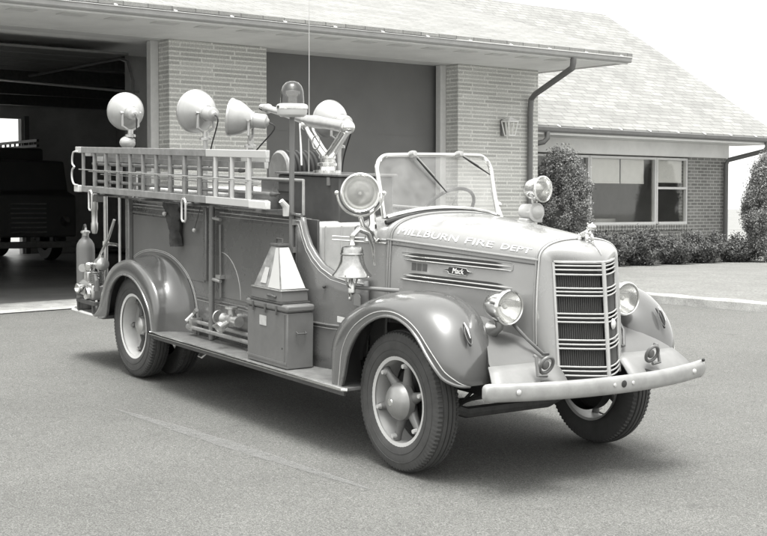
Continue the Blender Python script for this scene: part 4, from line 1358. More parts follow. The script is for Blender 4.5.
# ---- wheels
def tyre_mb(c, s_, W_=0.205, RO=0.453, lug=False):
    prof = [(0.272, -0.075), (0.285, -0.092), (0.32, -0.103), (0.37, -0.105), (0.41, -0.098), (0.436, -0.088), (0.4505, -0.078)]
    ribs = [(-0.078, 0), (-0.060, 0), (-0.057, 1), (-0.050, 1), (-0.047, 0), (-0.024, 0), (-0.021, 1), (-0.015, 1), (-0.012, 0), (0.012, 0), (0.015, 1), (0.021, 1), (0.024, 0), (0.047, 0), (0.050, 1), (0.057, 1), (0.060, 0), (0.078, 0)]
    def rr(h):
        return RO - 0.012 * (h / 0.078) ** 2
    full = prof[:-1] + [(rr(h) - 0.010 * g_, h) for h, g_ in ribs] + [(r, -h) for r, h in reversed(prof[:-1])]
    n = 360
    m = MB().lathe(full, (0, 0, 0), (0, 1, 0), n)
    P_ = len(full)
    k0 = len(prof) - 1
    for i in list(range(3, k0 + 2)) + list(range(P_ - k0 - 2, P_ - 3)):
        for k in range(n):
            if k % 4 < 2:
                idx = i * n + k
                x, y, z = m.v[idx]
                r = math.hypot(x, z)
                q = (0.017 if lug else 0.008) * (1 if r > 0.42 else (0.6 if lug else 0.25))
                if r < 0.40:
                    q = 0.004 if lug else 0.0
                m.v[idx] = (x * (1 - q / r), y, z * (1 - q / r))
    m.v = [(x + c[0], s_ * (0.105 + (s_ * y - 0.105) * 0.88) + c[1], z + c[2]) for x, y, z in m.v]
    return m
def wheel(c, s_, front=True, name='front_wheel'):
    c = Vector(c)
    y = lambda v: c.y + s_ * v            # v positive = outward
    ax = (0, s_, 0)
    tyc = c if front else c
    ty = T('tyre', tyre_mb(tyc, s_, lug=not front), 'tyre', None)
    wh = T(name, MB().lathe([(0.262, 0.088), (0.287, 0.094), (0.291, 0.086), (0.285, 0.078), (0.268, 0.07), (0.262, 0.03 if front else -0.06), (0.272, -0.08), (0.288, -0.09)] , c, ax, 64), 'white' if not front else 'cream', eng)
    ty.parent = wh
    for r_ in (0.33, 0.385):
        T('sidewall_ring', MB().tube([(c.x + r_ * math.cos(a), y(0.1045 if r_ < .35 else 0.1035), c.z + r_ * math.sin(a)) for a in np.linspace(0, 2 * PI, 64, endpoint=False)], 0.0022, 5, closed=True), 'tyre', wh)
    if front:
        dsk = -0.0
        T('brake_drum', MB().lathe([(0.001, -0.03), (0.20, -0.03), (0.21, -0.04), (0.21, -0.12)], c, ax, 40), 'black', wh)
        for k in range(6):
            a = k * PI / 3 + 0.30
            d = Vector((math.cos(a), 0, math.sin(a)))
            o_ = Vector((0, s_, 0))
            T('spoke', MB().tube([c + d * 0.06 + o_ * 0.02, c + d * 0.14 + o_ * 0.035, c + d * 0.21 + o_ * 0.045, c + d * 0.262 + o_ * 0.052], [0.045, 0.032, 0.024, 0.027], 12), 'spokepaint', wh)
            T('rim_lug', MB().tube([c + d * 0.236 + o_ * 0.05, c + d * 0.236 + o_ * 0.095], [0.020, 0.014], 8), 'cream', wh)
        T('hub_cap', MB().lathe([(0.001, 0.150), (0.03, 0.148), (0.06, 0.140), (0.088, 0.125), (0.105, 0.108), (0.117, 0.088), (0.120, 0.084), (0.120, 0.04)], c, ax, 40), 'hubmetal', wh)
        T('hub_badge', MB().lathe([(0.001, 0.153), (0.022, 0.151), (0.024, 0.147)], c, ax, 24), 'chrome', wh)
    else:
        T('wheel_dish', MB().lathe([(0.262, -0.05), (0.25, -0.085), (0.20, -0.10), (0.12, -0.10), (0.11, -0.09)], c, ax, 56), 'cream', wh)
        T('brake_drum', MB().lathe([(0.001, -0.085), (0.15, -0.085), (0.16, -0.10), (0.16, -0.16)], c, ax, 40), 'iron', wh)
        T('hub', MB().lathe([(0.001, 0.055), (0.05, 0.052), (0.075, 0.035), (0.085, 0.0), (0.09, -0.03), (0.115, -0.045), (0.12, -0.09)], c, ax, 40), 'dullmetal', wh)
        for k in range(6):
            a = k * PI / 3 + 0.1
            d = Vector((math.cos(a), 0, math.sin(a)))
            o_ = Vector((0, s_, 0))
            T('spoke', MB().tube([c + d * 0.08 - o_ * 0.02, c + d * 0.16 - o_ * 0.04, c + d * 0.262 - o_ * 0.03], [0.035, 0.026, 0.026], 10), 'iron', wh)
            T('rim_lug', MB().tube([c + d * 0.236 - o_ * 0.03, c + d * 0.236 + o_ * 0.015], [0.018, 0.012], 8), 'dullmetal', wh)
        for off in (0.30,):
            T('inner_tyre', tyre_mb(c - Vector((0, s_ * off, 0)), s_, lug=True), 'tyre', wh)
    return wh
wheel((0, -0.80, 0.455), -1)
wheel((0, 0.80, 0.455), 1)
wheel((-4.045, -0.83, 0.455), -1, False, 'rear_wheel')
wheel((-4.045, 0.83, 0.455), 1, False, 'rear_wheel')

# ---- bumper, tow rings
rows = []
ts = [-1, -0.997, -0.99, -0.98, -0.965] + [lerp(-0.945, 0.945, i / 26) for i in range(27)] + [0.965, 0.98, 0.99, 0.997, 1]
n = len(ts) - 1
for t in ts:
    y = 0.902 * t
    x = 0.885 + 0.185 * (1 - abs(t) ** 2.1)
    hh = 0.055 * (1 if abs(t) < 0.965 else 0.45 + 0.55 * math.sqrt(max(0.0, 1 - ((abs(t) - 0.965) / 0.035) ** 2)))
    row = []
    for k in range(13):
        a = -PI / 2 + PI * k / 12
        row.append((x + 0.028 * math.cos(a) - 0.01, y, 0.648 + hh * math.sin(a) * 1.0 if abs(math.sin(a)) > .99 else 0.648 + hh * math.copysign(abs(math.sin(a)) ** 0.6, math.sin(a))))
    row.append((x - 0.02, y, 0.648 + hh * 0.96)); row.append((x - 0.02, y, 0.648 - hh * 0.96))
    rows.append(row)
bmb = MB().grid(rows, close=True)
nn = len(rows[0])
bmb.f.append(tuple(range(nn))); bmb.f.append(tuple(n * nn + k for k in reversed(range(nn))))
bump = T('front_bumper', bmb, 'bumperpaint', angle=50)
for y in (-0.72, 0.72):
    x = 0.885 + 0.185 * (1 - abs(y / 0.915) ** 2.1) + 0.018
    T('bumper_bolt', MB().sphere((x, y, 0.652), 0.017, sc=(0.5, 1, 1)), 'cream', bump)
for y in (-0.075, 0.075):
    T('bumper_bolt', MB().lathe([(0.001, 0.006), (0.009, 0.005), (0.012, 0.0)], (1.088, y, 0.655), (1, 0, 0), 14), 'cream', bump)
T('starting_crank_hole', MB().lathe([(0.001, 0.0025), (0.018, 0.002), (0.022, 0.0)], (1.0885, 0, 0.655), (1, 0, 0), 18), 'louvre', bump)
for s_ in (-1, 1):
    T('bumper_bracket', MB().box(0.62, 1.0, s_ * 0.43 - 0.03, s_ * 0.43 + 0.03, 0.60, 0.68), 'darkpaint', bump)
    T('guide_bolt', MB().sphere((0.915, s_ * 0.865, 0.705), 0.011), 'rubber', bump) if s_ > 0 else None
    c = Vector((0.87, s_ * 0.435, 0.775))
    tr = MB()
    tr.tube([c + Vector((0.012 + 0.02 * math.cos(a), s_ * 0.048 * math.sin(a) * -1 + 0, 0.05 * math.cos(a))) for a in np.linspace(0, 2 * PI, 24, endpoint=False)], 0.011, 8, closed=True)
    rg = T('tow_ring', tr, 'dullpaint')
    T('tow_ring_boss', MB().sphere(c, 0.03, sc=(0.6, 1, 1)), 'dullpaint', rg)
    T('tow_bracket', MB().tube([c + Vector((-0.03, s_ * 0.060, 0.055)), c + Vector((-0.01, s_ * 0.062, 0.05)), c + Vector((0.015, s_ * 0.066, -0.06)), c + Vector((0.02, s_ * 0.0, -0.062))], 0.011, 8), 'dullpaint', rg)

# ---- headlights
for s_ in (-1, 1):
    c = Vector((0.585, s_ * 0.487, 1.09)); ax = Vector((1, s_ * -0.03, -0.02)).normalized()
    hb = MB().lathe([(0.004, -0.215), (0.03, -0.205), (0.06, -0.17), (0.083, -0.12), (0.097, -0.06), (0.104, 0.0)], c, ax, 40)
    hl = T('headlight', hb, 'chrome')
    T('headlight_rim', MB().lathe([(0.104, -0.012), (0.111, -0.006), (0.111, 0.008), (0.103, 0.016), (0.095, 0.012)], c, ax, 40), 'chrome', hl)
    T('headlight_reflector', MB().lathe([(0.095, 0.005), (0.075, -0.035), (0.04, -0.07), (0.005, -0.08)], c, ax, 36), 'chrome', hl)
    T('headlight_lens', MB().lathe([(0.096, 0.010), (0.07, 0.022), (0.04, 0.029), (0.002, 0.032)], c, ax, 36), 'lens', hl)
    T('headlight_bulb', MB().sphere(c + ax * -0.035, 0.016), 'white', hl)
    T('headlight_bracket', MB().tube([c + Vector((-0.09, 0, -0.085)), c + Vector((-0.10, s_ * -0.01, -0.13)), c + Vector((-0.16, s_ * 0.0, -0.15))], [0.035, 0.028, 0.055], 12), 'dullmetal', hl)
    T('fender_brace', MB().tube([c + Vector((-0.04, s_ * -0.06, -0.10)), (0.66, s_ * 0.40, 0.90), (0.735, s_ * 0.335, 0.815), (0.745, s_ * 0.30, 0.815)], 0.011, 8), 'darkpaint', hl)

# ---- beacon on its pole
bc = Vector((-1.54, -0.775, 0))
be = T('beacon_pole', MB().tube([bc + Vector((0, 0, 1.0)), bc + Vector((0, 0, 2.27))], 0.019, 10), 'dullpaint')
for z in (1.30, 1.50):
    T('pole_clamp', MB().box(bc.x - 0.03, bc.x + 0.03, bc.y - 0.005, bc.y + 0.05, z - 0.02, z + 0.02), 'dullmetal', be)
bb = T('beacon', MB().lathe([(0.0010, 2.2520), (0.0819, 2.2552), (0.1030, 2.2709), (0.1088, 2.2919), (0.1088, 2.3287), (0.1006, 2.3465), (0.0842, 2.3507), (0.0010, 2.3518)], bc, (0, 0, 1), 36), 'cream')
T('beacon_band', MB().lathe([(0.1100, 2.3108), (0.1135, 2.3150), (0.1135, 2.3339), (0.1053, 2.3444)], bc, (0, 0, 1), 36), 'chrome', bb)
T('beacon_dome', MB().lathe([(0.0866, 2.3518), (0.0854, 2.3969), (0.0807, 2.4389), (0.0679, 2.4757), (0.0445, 2.4998), (0.0164, 2.5093), (0.0010, 2.5103)], bc, (0, 0, 1), 36), 'dome', bb)
T('beacon_lamp', MB().lathe([(0.0010, 2.3549), (0.0351, 2.3549), (0.0351, 2.3969), (0.0585, 2.4179), (0.0585, 2.4389), (0.0010, 2.4494)], bc, (0, 0, 1), 20), 'chrome', bb)
T('antenna', MB().tube([(-2.10, -0.30, 1.82), (-2.10, -0.30, 2.3), (-2.11, -0.30, 3.3)], [0.006, 0.004, 0.002], 6), 'dullmetal')

# ---- equipment box behind the cab and the deck gun on it
eb = T('equipment_box', MB().box(-2.37, -1.46, -0.42, 0.06, 1.39, 1.825), 'darkpaint', bevel=0.012)
T('box_lid', MB().box(-2.39, -1.44, -0.44, 0.08, 1.827, 1.845), 'paint', eb, bevel=0.004)
for z in (1.77, 1.70, 1.63):
    T('box_rib', MB().box(-2.36, -2.16, -0.428, -0.421, z - 0.006, z + 0.006), 'iron', eb)
T('box_plate', MB().box(-1.92, -1.85, -0.426, -0.421, 1.46, 1.50), 'white', eb)
T('box_hasp', MB().box(-1.62, -1.58, -0.432, -0.421, 1.76, 1.82), 'dullmetal', eb)
gc = Vector((-1.86, -0.28, 1.846))
gun = T('deck_gun', MB().lathe([(0.001, 0.0), (0.105, 0.0), (0.105, 0.02), (0.06, 0.024), (0.055, 0.05), (0.075, 0.055), (0.075, 0.075), (0.05, 0.08), (0.05, 0.105), (0.065, 0.11), (0.065, 0.13), (0.001, 0.135)], gc, (0, 0, 1), 28), 'chrome')
bA = Vector((-2.15, -0.28, 2.215)); bB = Vector((-1.58, -0.28, 2.19))
for e_ in (bA, bB):
    d_ = (e_ - gc)
    T('gun_yoke', MB().tube([gc + Vector((0, 0, 0.11)), gc + Vector((d_.x * 0.3, 0, 0.17)), gc + Vector((d_.x * 0.85, 0, 0.30)), e_], [0.036, 0.036, 0.036, 0.046], 14), 'chrome', gun)
    T('yoke_collar', MB().sphere(e_, 0.054, sc=(1, 1.1, 1)), 'chrome', gun)
T('gun_barrel', MB().tube([(-2.80, -0.30, 2.352), (-2.74, -0.30, 2.345), (-2.72, -0.30, 2.342), (-2.45, -0.30, 2.30), (-2.12, -0.30, 2.245), (-2.02, -0.30, 2.235), (-1.80, -0.30, 2.215), (-1.58, -0.30, 2.19)], [0.034, 0.04, 0.026, 0.030, 0.040, 0.05, 0.042, 0.046], 14), 'dullmetal', gun)
T('barrel_tip', MB().tube([(-2.86, -0.30, 2.36), (-2.79, -0.30, 2.35)], [0.026, 0.036], 14), 'chrome', gun)
T('gun_handwheel', MB().tube([gc + Vector((0.0 + 0.05 * math.cos(a), -0.10, 0.23 + 0.05 * math.sin(a))) for a in np.linspace(0, 2 * PI, 20, endpoint=False)], 0.006, 6, closed=True), 'dullmetal', gun)
T('gun_lever', MB().tube([(-2.17, -0.34, 2.22), (-2.04, -0.40, 1.90)], 0.008, 8), 'chrome', gun)
# hose reel
hr = T('hose_reel', MB().lathe([(0.001, -0.24), (0.15, -0.24), (0.17, -0.225), (0.17, -0.21), (0.14, -0.19), (0.14, 0.19), (0.17, 0.21), (0.17, 0.225), (0.15, 0.24), (0.001, 0.24)], (-2.78, 0.05, 1.84), (0, 1, 0), 32), 'dullmetal')
T('reel_frame', MB().box(-2.95, -2.60, -0.25, -0.22, 1.38, 1.78), 'paint', hr)
T('reel_frame', MB().box(-2.95, -2.60, 0.30, 0.33, 1.38, 1.78), 'paint', hr)
hh_ = MB()
for k in range(9):
    y = -0.12 + k * 0.042
    hh_.tube([(-2.78 + 0.155 * math.cos(a), y, 1.84 + 0.155 * math.sin(a)) for a in np.linspace(0, 2 * PI, 22, endpoint=False)], 0.021, 6, closed=True)
T('reel_hose', hh_, 'rubber', hr)
# hose bed rails and folded hose
for s_ in (-1, 1):
    m = MB()
    xe = -1.5 if s_ < 0 else -2.9
    m.tube([(-4.46, s_ * 0.70, 1.55), (-4.46, s_ * 0.70, 1.79), (xe, s_ * 0.70, 1.80), (xe, s_ * 0.70, 1.55)], 0.012, 8)
    T('bed_rail', m, 'dullmetal')
fh_ = MB()
for r_i in range(5):
    for c_i in range(7):
        y = -0.55 + c_i * 0.15
        z = 1.415 + r_i * 0.055
        fh_.box(-4.40 + 0.05 * random.random(), -3.1 + 0.06 * random.random(), y - 0.064, y + 0.064, z - 0.024, z + 0.024)
T('hose_bed_liner', MB().box(-4.42, -3.0, -0.66, 0.66, 1.382, 1.386), 'black')
hs = thing('folded_hose', 'pale canvas fire hose folded flat in the open bed behind the ladders', 'fire hose', (-3.7, 0, 1.387), truck=True)
def W_(name, mb, m, root, loc, **k):
    return build(name, shift(mb, loc), m, root, **k)
W_('hose_layers', fh_, 'hose', hs, (-3.7, 0, 1.387), bevel=0.015)

# ---- floodlights
def flood(c, facing, r_, post_top, post_xy, foot, tilt=0.0, ball=False, lbl=None):
    c = Vector(c); ax = Vector(facing).normalized()
    prof = [(0.035, -0.255), (0.054, -0.245), (0.058, -0.232), (0.058, -0.15), (0.063, -0.145), (0.063, -0.135), (0.07, -0.125), (r_ * 0.62, -0.095), (r_ * 0.82, -0.055), (r_ * 0.95, -0.015), (r_, 0.025), (r_ * 1.03, 0.03), (r_ * 1.03, 0.042), (r_ * 0.97, 0.044)]
    o = T('floodlight', MB().lathe(prof, c, ax, 40, cap=False), 'lampshell', label=lbl)
    T('flood_cap', MB().lathe([(0.035, -0.255), (0.02, -0.268), (0.001, -0.27)], c, ax, 20), 'lampshell', o)
    T('flood_lens', MB().lathe([(r_ * 0.97, 0.04), (r_ * 0.6, 0.052), (0.002, 0.06)], c, ax, 32), 'lens', o)
    T('flood_rim', MB().lathe([(r_ * 1.03, 0.028), (r_ * 1.055, 0.034), (r_ * 1.055, 0.046), (r_ * 1.0, 0.05)], c, ax, 40), 'dullmetal', o)
    T('housing_band', MB().lathe([(0.064, -0.148), (0.067, -0.144), (0.067, -0.134), (0.064, -0.13)], c, ax, 28), 'dullmetal', o)
    sd = ax.cross(Vector((0, 0, 1))).normalized()
    rb = c - ax * 0.12
    y_ = MB()
    for q in (-1, 1):
        y_.tube([rb + sd * q * 0.07 + Vector((0, 0, 0.01)), rb + sd * q * 0.075 + Vector((0, 0, -0.12)), rb + Vector((0, 0, -0.17))], 0.011, 8)
    T('flood_yoke', y_, 'lampshell', o)
    T('yoke_screw', MB().tube([rb - sd * 0.095, rb + sd * 0.095], 0.013, 8), 'dullmetal', o)
    pt = rb + Vector((0, 0, -0.17))
    T('flood_post', MB().tube([pt, (pt.x, pt.y, foot)], [0.02, 0.024], 10), 'dullmetal', o)
    T('post_flange', MB().lathe([(0.001, 0.0), (0.05, 0.0), (0.05, 0.02), (0.025, 0.03), (0.025, 0.07)], (pt.x, pt.y, pt.z - 0.05), (0, 0, 1), 16), 'dullmetal', o)
    if ball:
        T('siren_ball', MB().sphere((pt.x - 0.02, pt.y - 0.02, pt.z - 0.10), 0.075, sc=(1, 1, 0.8)), 'lampshell', o)
    T('lamp_cable', MB().tube(catmull([tuple(c - ax * 0.26), tuple(c - ax * 0.31 + Vector((0, 0, -0.05))), tuple(pt + sd * 0.05 + Vector((0, 0, -0.12))), tuple(pt + sd * 0.03 + Vector((0, 0, -0.3)))], 5), 0.006, 6), 'rubber', o)
    return o
flood((-4.77, -0.66, 2.342), (-0.98, 0.12, 0.10), 0.165, 0, 0, 1.55, ball=True)
flood((-3.25, -0.68, 2.318), (-0.97, -0.08, 0.10), 0.172, 0, 0, 1.55)
flood((-2.62, -0.66, 2.262), (-0.66, -0.75, 0.12), 0.145, 0, 0, 1.55)
flood((-2.66, 0.25, 2.268), (-0.97, 0.0, 0.12), 0.15, 0, 0, 1.38)

# ---- near spotlight by the windshield
c = Vector((-0.655, -0.76, 1.742)); ax = Vector((0.86, -0.50, 0.06)).normalized()
sp = T('spotlight', MB().lathe([(0.004, -0.15), (0.04, -0.142), (0.085, -0.11), (0.115, -0.06), (0.125, 0.0)], c, ax, 40), 'chrome')
T('spotlight_rim', MB().lathe([(0.124, -0.012), (0.133, -0.008), (0.134, 0.012), (0.124, 0.022), (0.115, 0.014)], c, ax, 44), 'chrome', sp)
T('spotlight_reflector', MB().lathe([(0.116, 0.008), (0.105, -0.02), (0.085, -0.05), (0.055, -0.075), (0.025, -0.088), (0.004, -0.091)], c, ax, 48), 'chrome', sp)
T('spotlight_bulb', MB().sphere(c + ax * -0.055, 0.012), 'dullmetal', sp)
T('spotlight_lens', MB().lathe([(0.116, 0.014), (0.08, 0.026), (0.04, 0.033), (0.002, 0.035)], c, ax, 36), 'lens', sp)
sd = ax.cross(Vector((0, 0, 1))).normalized()
T('spotlight_yoke', MB().tube([c + (sd * math.cos(a) + Vector((0, 0, 1)) * math.sin(a)) * 0.155 for a in np.linspace(PI - 0.05, 2 * PI + 0.05, 18)], 0.008, 8), 'chrome', sp)
T('yoke_knob', MB().sphere(c + sd * 0.158, 0.016), 'chrome', sp)
T('yoke_knob', MB().sphere(c - sd * 0.158, 0.016), 'chrome', sp)
T('spotlight_stem', MB().tube([c + Vector((0, 0, -0.155)), c + Vector((-0.01, 0.03, -0.22)), (-0.72, -0.62, 1.47), (-0.76, -0.585, 1.40)], [0.016, 0.014, 0.018, 0.02], 10), 'chrome', sp)

# ---- bell on its bracket
c = Vector((-0.61, -0.85, 0))
bl = T('bell', MB().lathe([(0.001, 1.392), (0.045, 1.392), (0.066, 1.386), (0.074, 1.366), (0.076, 1.33), (0.080, 1.295), (0.092, 1.258), (0.112, 1.222), (0.130, 1.203), (0.134, 1.194), (0.127, 1.191), (0.108, 1.21), (0.085, 1.25), (0.068, 1.30), (0.06, 1.35), (0.001, 1.37)], c, (0, 0, 1), 56), 'bellmetal')
T('bell_band', MB().lathe([(0.0765, 1.348), (0.079, 1.344), (0.079, 1.336), (0.0765, 1.332)], c, (0, 0, 1), 48), 'bellmetal', bl)
T('bell_crown', MB().tube([c + Vector((0, 0, 1.40)), c + Vector((0, 0, 1.43)), c + Vector((0.0, 0.0, 1.46))], [0.022, 0.014, 0.018], 10), 'chrome', bl)
T('clapper', MB().tube([c + Vector((0, 0, 1.33)), c + Vector((0, 0, 1.16)), c + Vector((0, 0, 1.13)), c + Vector((0, 0, 1.085)), c + Vector((0, 0, 1.07))], [0.006, 0.008, 0.026, 0.028, 0.012], 12), 'brass', bl)
T('bell_bracket', MB().tube([c + Vector((0, 0, 1.46)), c + Vector((-0.02, 0.06, 1.50)), c + Vector((-0.06, 0.16, 1.47)), c + Vector((-0.08, 0.22, 1.38)), c + Vector((-0.10, 0.25, 1.25))], [0.016, 0.018, 0.018, 0.014, 0.012], 10), 'chrome', bl)
T('bell_yoke', MB().tube([c + Vector((0.13 * math.cos(a) * 0.62, -0.13 * math.cos(a) * 0.78, 1.215 + 0.10 * math.sin(a))) for a in np.linspace(PI + 0.05, 2 * PI - 0.05, 16)], 0.006, 8), 'chrome', bl)
T('bell_rope', MB().tube(catmull([(-0.615, -0.85, 1.08), (-0.635, -0.84, 1.035), (-0.68, -0.82, 1.03), (-0.715, -0.80, 1.07), (-0.72, -0.80, 1.15), (-0.70, -0.80, 1.19)], 4), 0.007, 6), 'chrome', bl)
T('support_arm', MB().tube([(-0.60, -0.84, 1.12), (-0.50, -0.72, 1.11), (-0.42, -0.60, 1.10)], [0.012, 0.014, 0.016], 10), 'dullpaint', bl)
T('bracket_plate', MB().prism([(-0.86, 1.04), (-0.82, 1.04), (-0.80, 1.02), (-0.80, 0.96), (-0.88, 0.96), (-0.88, 1.02)], -0.66, -0.655), 'apron', bl)

# ---- far side siren with lamp
c = Vector((-0.46, 0.56, 1.60))
sr = T('siren', MB().lathe([(0.001, -0.10), (0.035, -0.095), (0.052, -0.08), (0.056, -0.03), (0.056, 0.03), (0.068, 0.05), (0.068, 0.065), (0.05, 0.07), (0.001, 0.07)], c, (1, 0, 0), 32), 'cream')
T('siren_grille', MB().lathe([(0.05, 0.071), (0.035, 0.076), (0.001, 0.078)], c, (1, 0, 0), 24), 'dullmetal', sr)
T('siren_post', MB().tube([c + Vector((0, 0, -0.07)), c + Vector((0, -0.03, -0.30))], [0.03, 0.035], 12), 'chrome', sr)
T('siren_cheek', MB().box(c.x - 0.05, c.x + 0.04, c.y - 0.075, c.y + 0.075, c.z - 0.075, c.z - 0.045), 'cream', sr, bevel=0.006)
c2 = c + Vector((0.10, -0.01, 0.165)); ax = Vector((1, 0.15, 0.05)).normalized()
l2 = T('siren_lamp', MB().lathe([(0.004, -0.13), (0.04, -0.12), (0.07, -0.08), (0.084, -0.02), (0.09, 0.02), (0.094, 0.025), (0.094, 0.035), (0.086, 0.036)], c2, ax, 32), 'chrome', sr)
T('lamp_lens', MB().lathe([(0.086, 0.034), (0.05, 0.046), (0.002, 0.05)], c2, ax, 28), 'lens', sr)
T('lamp_stem', MB().tube([c2 + Vector((-0.06, 0, -0.07)), c + Vector((0.03, 0, 0.07))], 0.02, 10), 'chrome', sr)

# ---- pump panel plumbing beside the running board
T('side_post', MB().tube([(-2.77, -0.80, 0.49), (-2.76, -0.80, 1.60)], 0.024, 12), 'paint')
for z in (1.47, 0.98):
    T('post_clip', MB().tube([(-2.77, -0.76, z), (-2.77, -0.80, z), (-2.63, -0.79, z - 0.01)], 0.014, 8), 'dullmetal')
T('door_rod', MB().tube([(-2.665, -0.775, 1.42), (-2.655, -0.775, 0.84)], 0.010, 8), 'paint')
T('rod_catch', MB().box(-2.70, -2.62, -0.80, -0.757, 0.99, 1.02), 'dullmetal')
ov = T('outlet_valve', MB().lathe([(0.001, -0.12), (0.038, -0.12), (0.045, -0.10), (0.034, -0.08), (0.034, -0.02), (0.052, 0.0), (0.052, 0.045), (0.034, 0.05), (0.034, 0.10), (0.042, 0.11), (0.042, 0.15), (0.001, 0.155)], (-2.35, -0.85, 0.70), (1, 0, 0), 24), 'dullmetal')
T('outlet_mouth', MB().lathe([(0.001, 0.04), (0.024, 0.042), (0.032, 0.10), (0.046, 0.105), (0.046, 0.135), (0.034, 0.137), (0.030, 0.12), (0.001, 0.118)], (-2.33, -0.85, 0.70), (0.15, -1, -0.45), 24), 'dullmetal', ov)
T('outlet_bonnet', MB().lathe([(0.03, 0.0), (0.028, 0.05), (0.05, 0.055), (0.05, 0.068), (0.001, 0.07)], (-2.33, -0.85, 0.735), (0, 0, 1), 20), 'dullmetal', ov)
T('outlet_wheel', MB().tube([(-2.54, -0.85 + 0.05 * math.cos(a), 0.70 + 0.05 * math.sin(a)) for a in np.linspace(0, 2 * PI, 18, endpoint=False)], 0.008, 6, closed=True), 'dullmetal', ov)
T('outlet_pipe', MB().tube([(-2.34, -0.74, 0.72), (-2.34, -0.84, 0.71)], 0.036, 14), 'dullmetal', ov)
for dy, dz2 in ((-0.83, 0.555), (-0.79, 0.60)):
    pp_ = T('rail_pipe', MB().tube([(-3.10, dy, dz2), (-1.80, dy, dz2)], 0.017, 10), 'dullmetal')
    T('pipe_end', MB().tube([(-3.13, dy, dz2), (-3.05, dy, dz2)], 0.026, 10), 'dullmetal', pp_)
T('pipe_clip', MB().box(-3.08, -3.03, -0.85, -0.755, 0.53, 0.63), 'dullmetal')
T('pipe_tee', MB().tube([(-3.11, -0.86, 0.60), (-3.11, -0.79, 0.66), (-3.04, -0.80, 0.70)], 0.018, 8), 'dullmetal')

# ---- ladder brackets on the body
for x in (-4.63, -2.70):
    lbk = T('ladder_bracket', MB().tube([(x, -0.75, 1.59), (x, -1.06, 1.585), (x, -1.07, 1.64)], 0.014, 8), 'dullmetal')
    T('bracket_loop', MB().tube([(x - 0.035, -1.075, 1.60), (x - 0.035, -1.075, 1.47), (x - 0.02, -1.075, 1.45), (x + 0.02, -1.075, 1.45), (x + 0.035, -1.075, 1.47), (x + 0.035, -1.075, 1.60), (x + 0.015, -1.075, 1.625), (x - 0.015, -1.075, 1.625)], 0.009, 8, closed=True), 'cream', lbk)
for x in (-4.63, -3.6, -2.70, -1.56):
    T('ladder_shelf', MB().box(x - 0.02, x + 0.02, -1.05, -0.75, 1.572, 1.592), 'darkpaint')
T('shelf_rail', MB().box(-4.9, -1.5, -0.80, -0.765, 1.556, 1.571), 'paint')
T('ladder_stop', MB().tube([(-1.44, -0.88, 1.55), (-1.44, -0.88, 1.62), (-1.44, -0.92, 1.66)], [0.022, 0.026, 0.02], 10), 'cream')

# ---- rear corner rails, step frame
for y in (-0.80,):
    gr = T('grab_rail', MB().tube([(-4.95, y, 0.49), (-4.95, y, 1.56)], 0.02, 10), 'dullmetal')
    T('rail_collar', MB().tube([(-4.95, y, 1.10), (-4.95, y, 1.14)], 0.03, 10), 'chrome', gr)
    T('rail_stay', MB().tube([(-4.95, y, 1.12), (-4.72, y + 0.02, 1.12)], 0.014, 8), 'chrome', gr)
T('grab_rail', MB().tube([(-4.95, 0.80, 0.49), (-4.95, 0.80, 1.56)], 0.02, 10), 'dullmetal')
T('corner_rail', MB().tube([(-4.62, -0.80, 1.56), (-4.62, -0.80, 0.96)], 0.013, 8), 'dullmetal')
T('diagonal_bar', MB().tube([(-4.60, -0.86, 1.36), (-4.68, -0.88, 1.20), (-4.98, -0.90, 0.90)], 0.013, 8), 'dullmetal')
T('rear_locker', MB().box(-4.86, -4.505, -0.72, 0.72, 0.49, 0.80), 'darkpaint', bevel=0.01)
bz = T('nozzle_holder', MB().box(-5.16, -5.06, -0.84, -0.76, 1.50, 1.56), 'darkpaint')

# ================================================================== THINGS CARRIED ON THE TRUCK
def ladder(name, label, x0_, x1_, y, z0_, z1_, rail, step, x_start, white_from, group=None, hooks=False):
    loc = ((x0_ + x1_) / 2, y, z0_)
    r = thing(name, label, 'ladder', loc, group, truck=True)
    for z, nm in ((z0_ + rail / 2, 0), (z1_ - rail / 2, 1)):
        dz3 = 0.0
        a = MB().box(x0_ + 0.14, white_from, y - 0.016, y + 0.016, z - rail / 2, z + rail / 2)
        W_('rail', a, 'ladderwood', r, loc, bevel=0.004)
        b = MB().box(white_from + 0.001, x1_, y - 0.0165, y + 0.0165, z - rail / 2 - 0.0005, z + rail / 2 + 0.0005)
        W_('rail_end', b, 'cream', r, loc, bevel=0.004)
        b = MB().box(x0_, x0_ + 0.139, y - 0.0165, y + 0.0165, z - rail / 2 - 0.0005, z + rail / 2 + 0.0005)
        W_('rail_end', b, 'cream', r, loc, bevel=0.004)
    x = x_start
    while x < x1_ - 0.04:
        wcol = 'cream' if (x > white_from or x < x0_ + 0.14) else 'ladderwood'
        W_('rung', MB().tube([(x, y, z0_ + rail), (x, y, z1_ - rail)], 0.0165, 10), wcol, r, loc)
        x += step
    W_('truss_rod', MB().tube([(x0_ + 0.1, y - 0.02, (z0_ + z1_) / 2), (x1_ - 0.1, y - 0.02, (z0_ + z1_) / 2 - 0.01)], 0.005, 6), 'dullmetal', r, loc)
    return r, loc
r1, l1_ = ladder('ladder', 'outer grey wooden ladder with white painted ends, hung on the side of the engine', -5.14, -1.49, -1.0, 1.602, 2.015, 0.055, 0.268, -4.98, -2.44)
r2, l2_ = ladder('ladder', 'inner shorter ladder nested behind the outer one on the engine', -5.08, -1.62, -0.93, 1.602, 1.98, 0.05, 0.268, -4.87, -2.0)
r3, l3_ = ladder('ladder', 'innermost dark ladder of the three hung on the side, nearest the hose bed', -4.95, -1.75, -0.865, 1.602, 1.93, 0.05, 0.268, -4.70, -1.76)
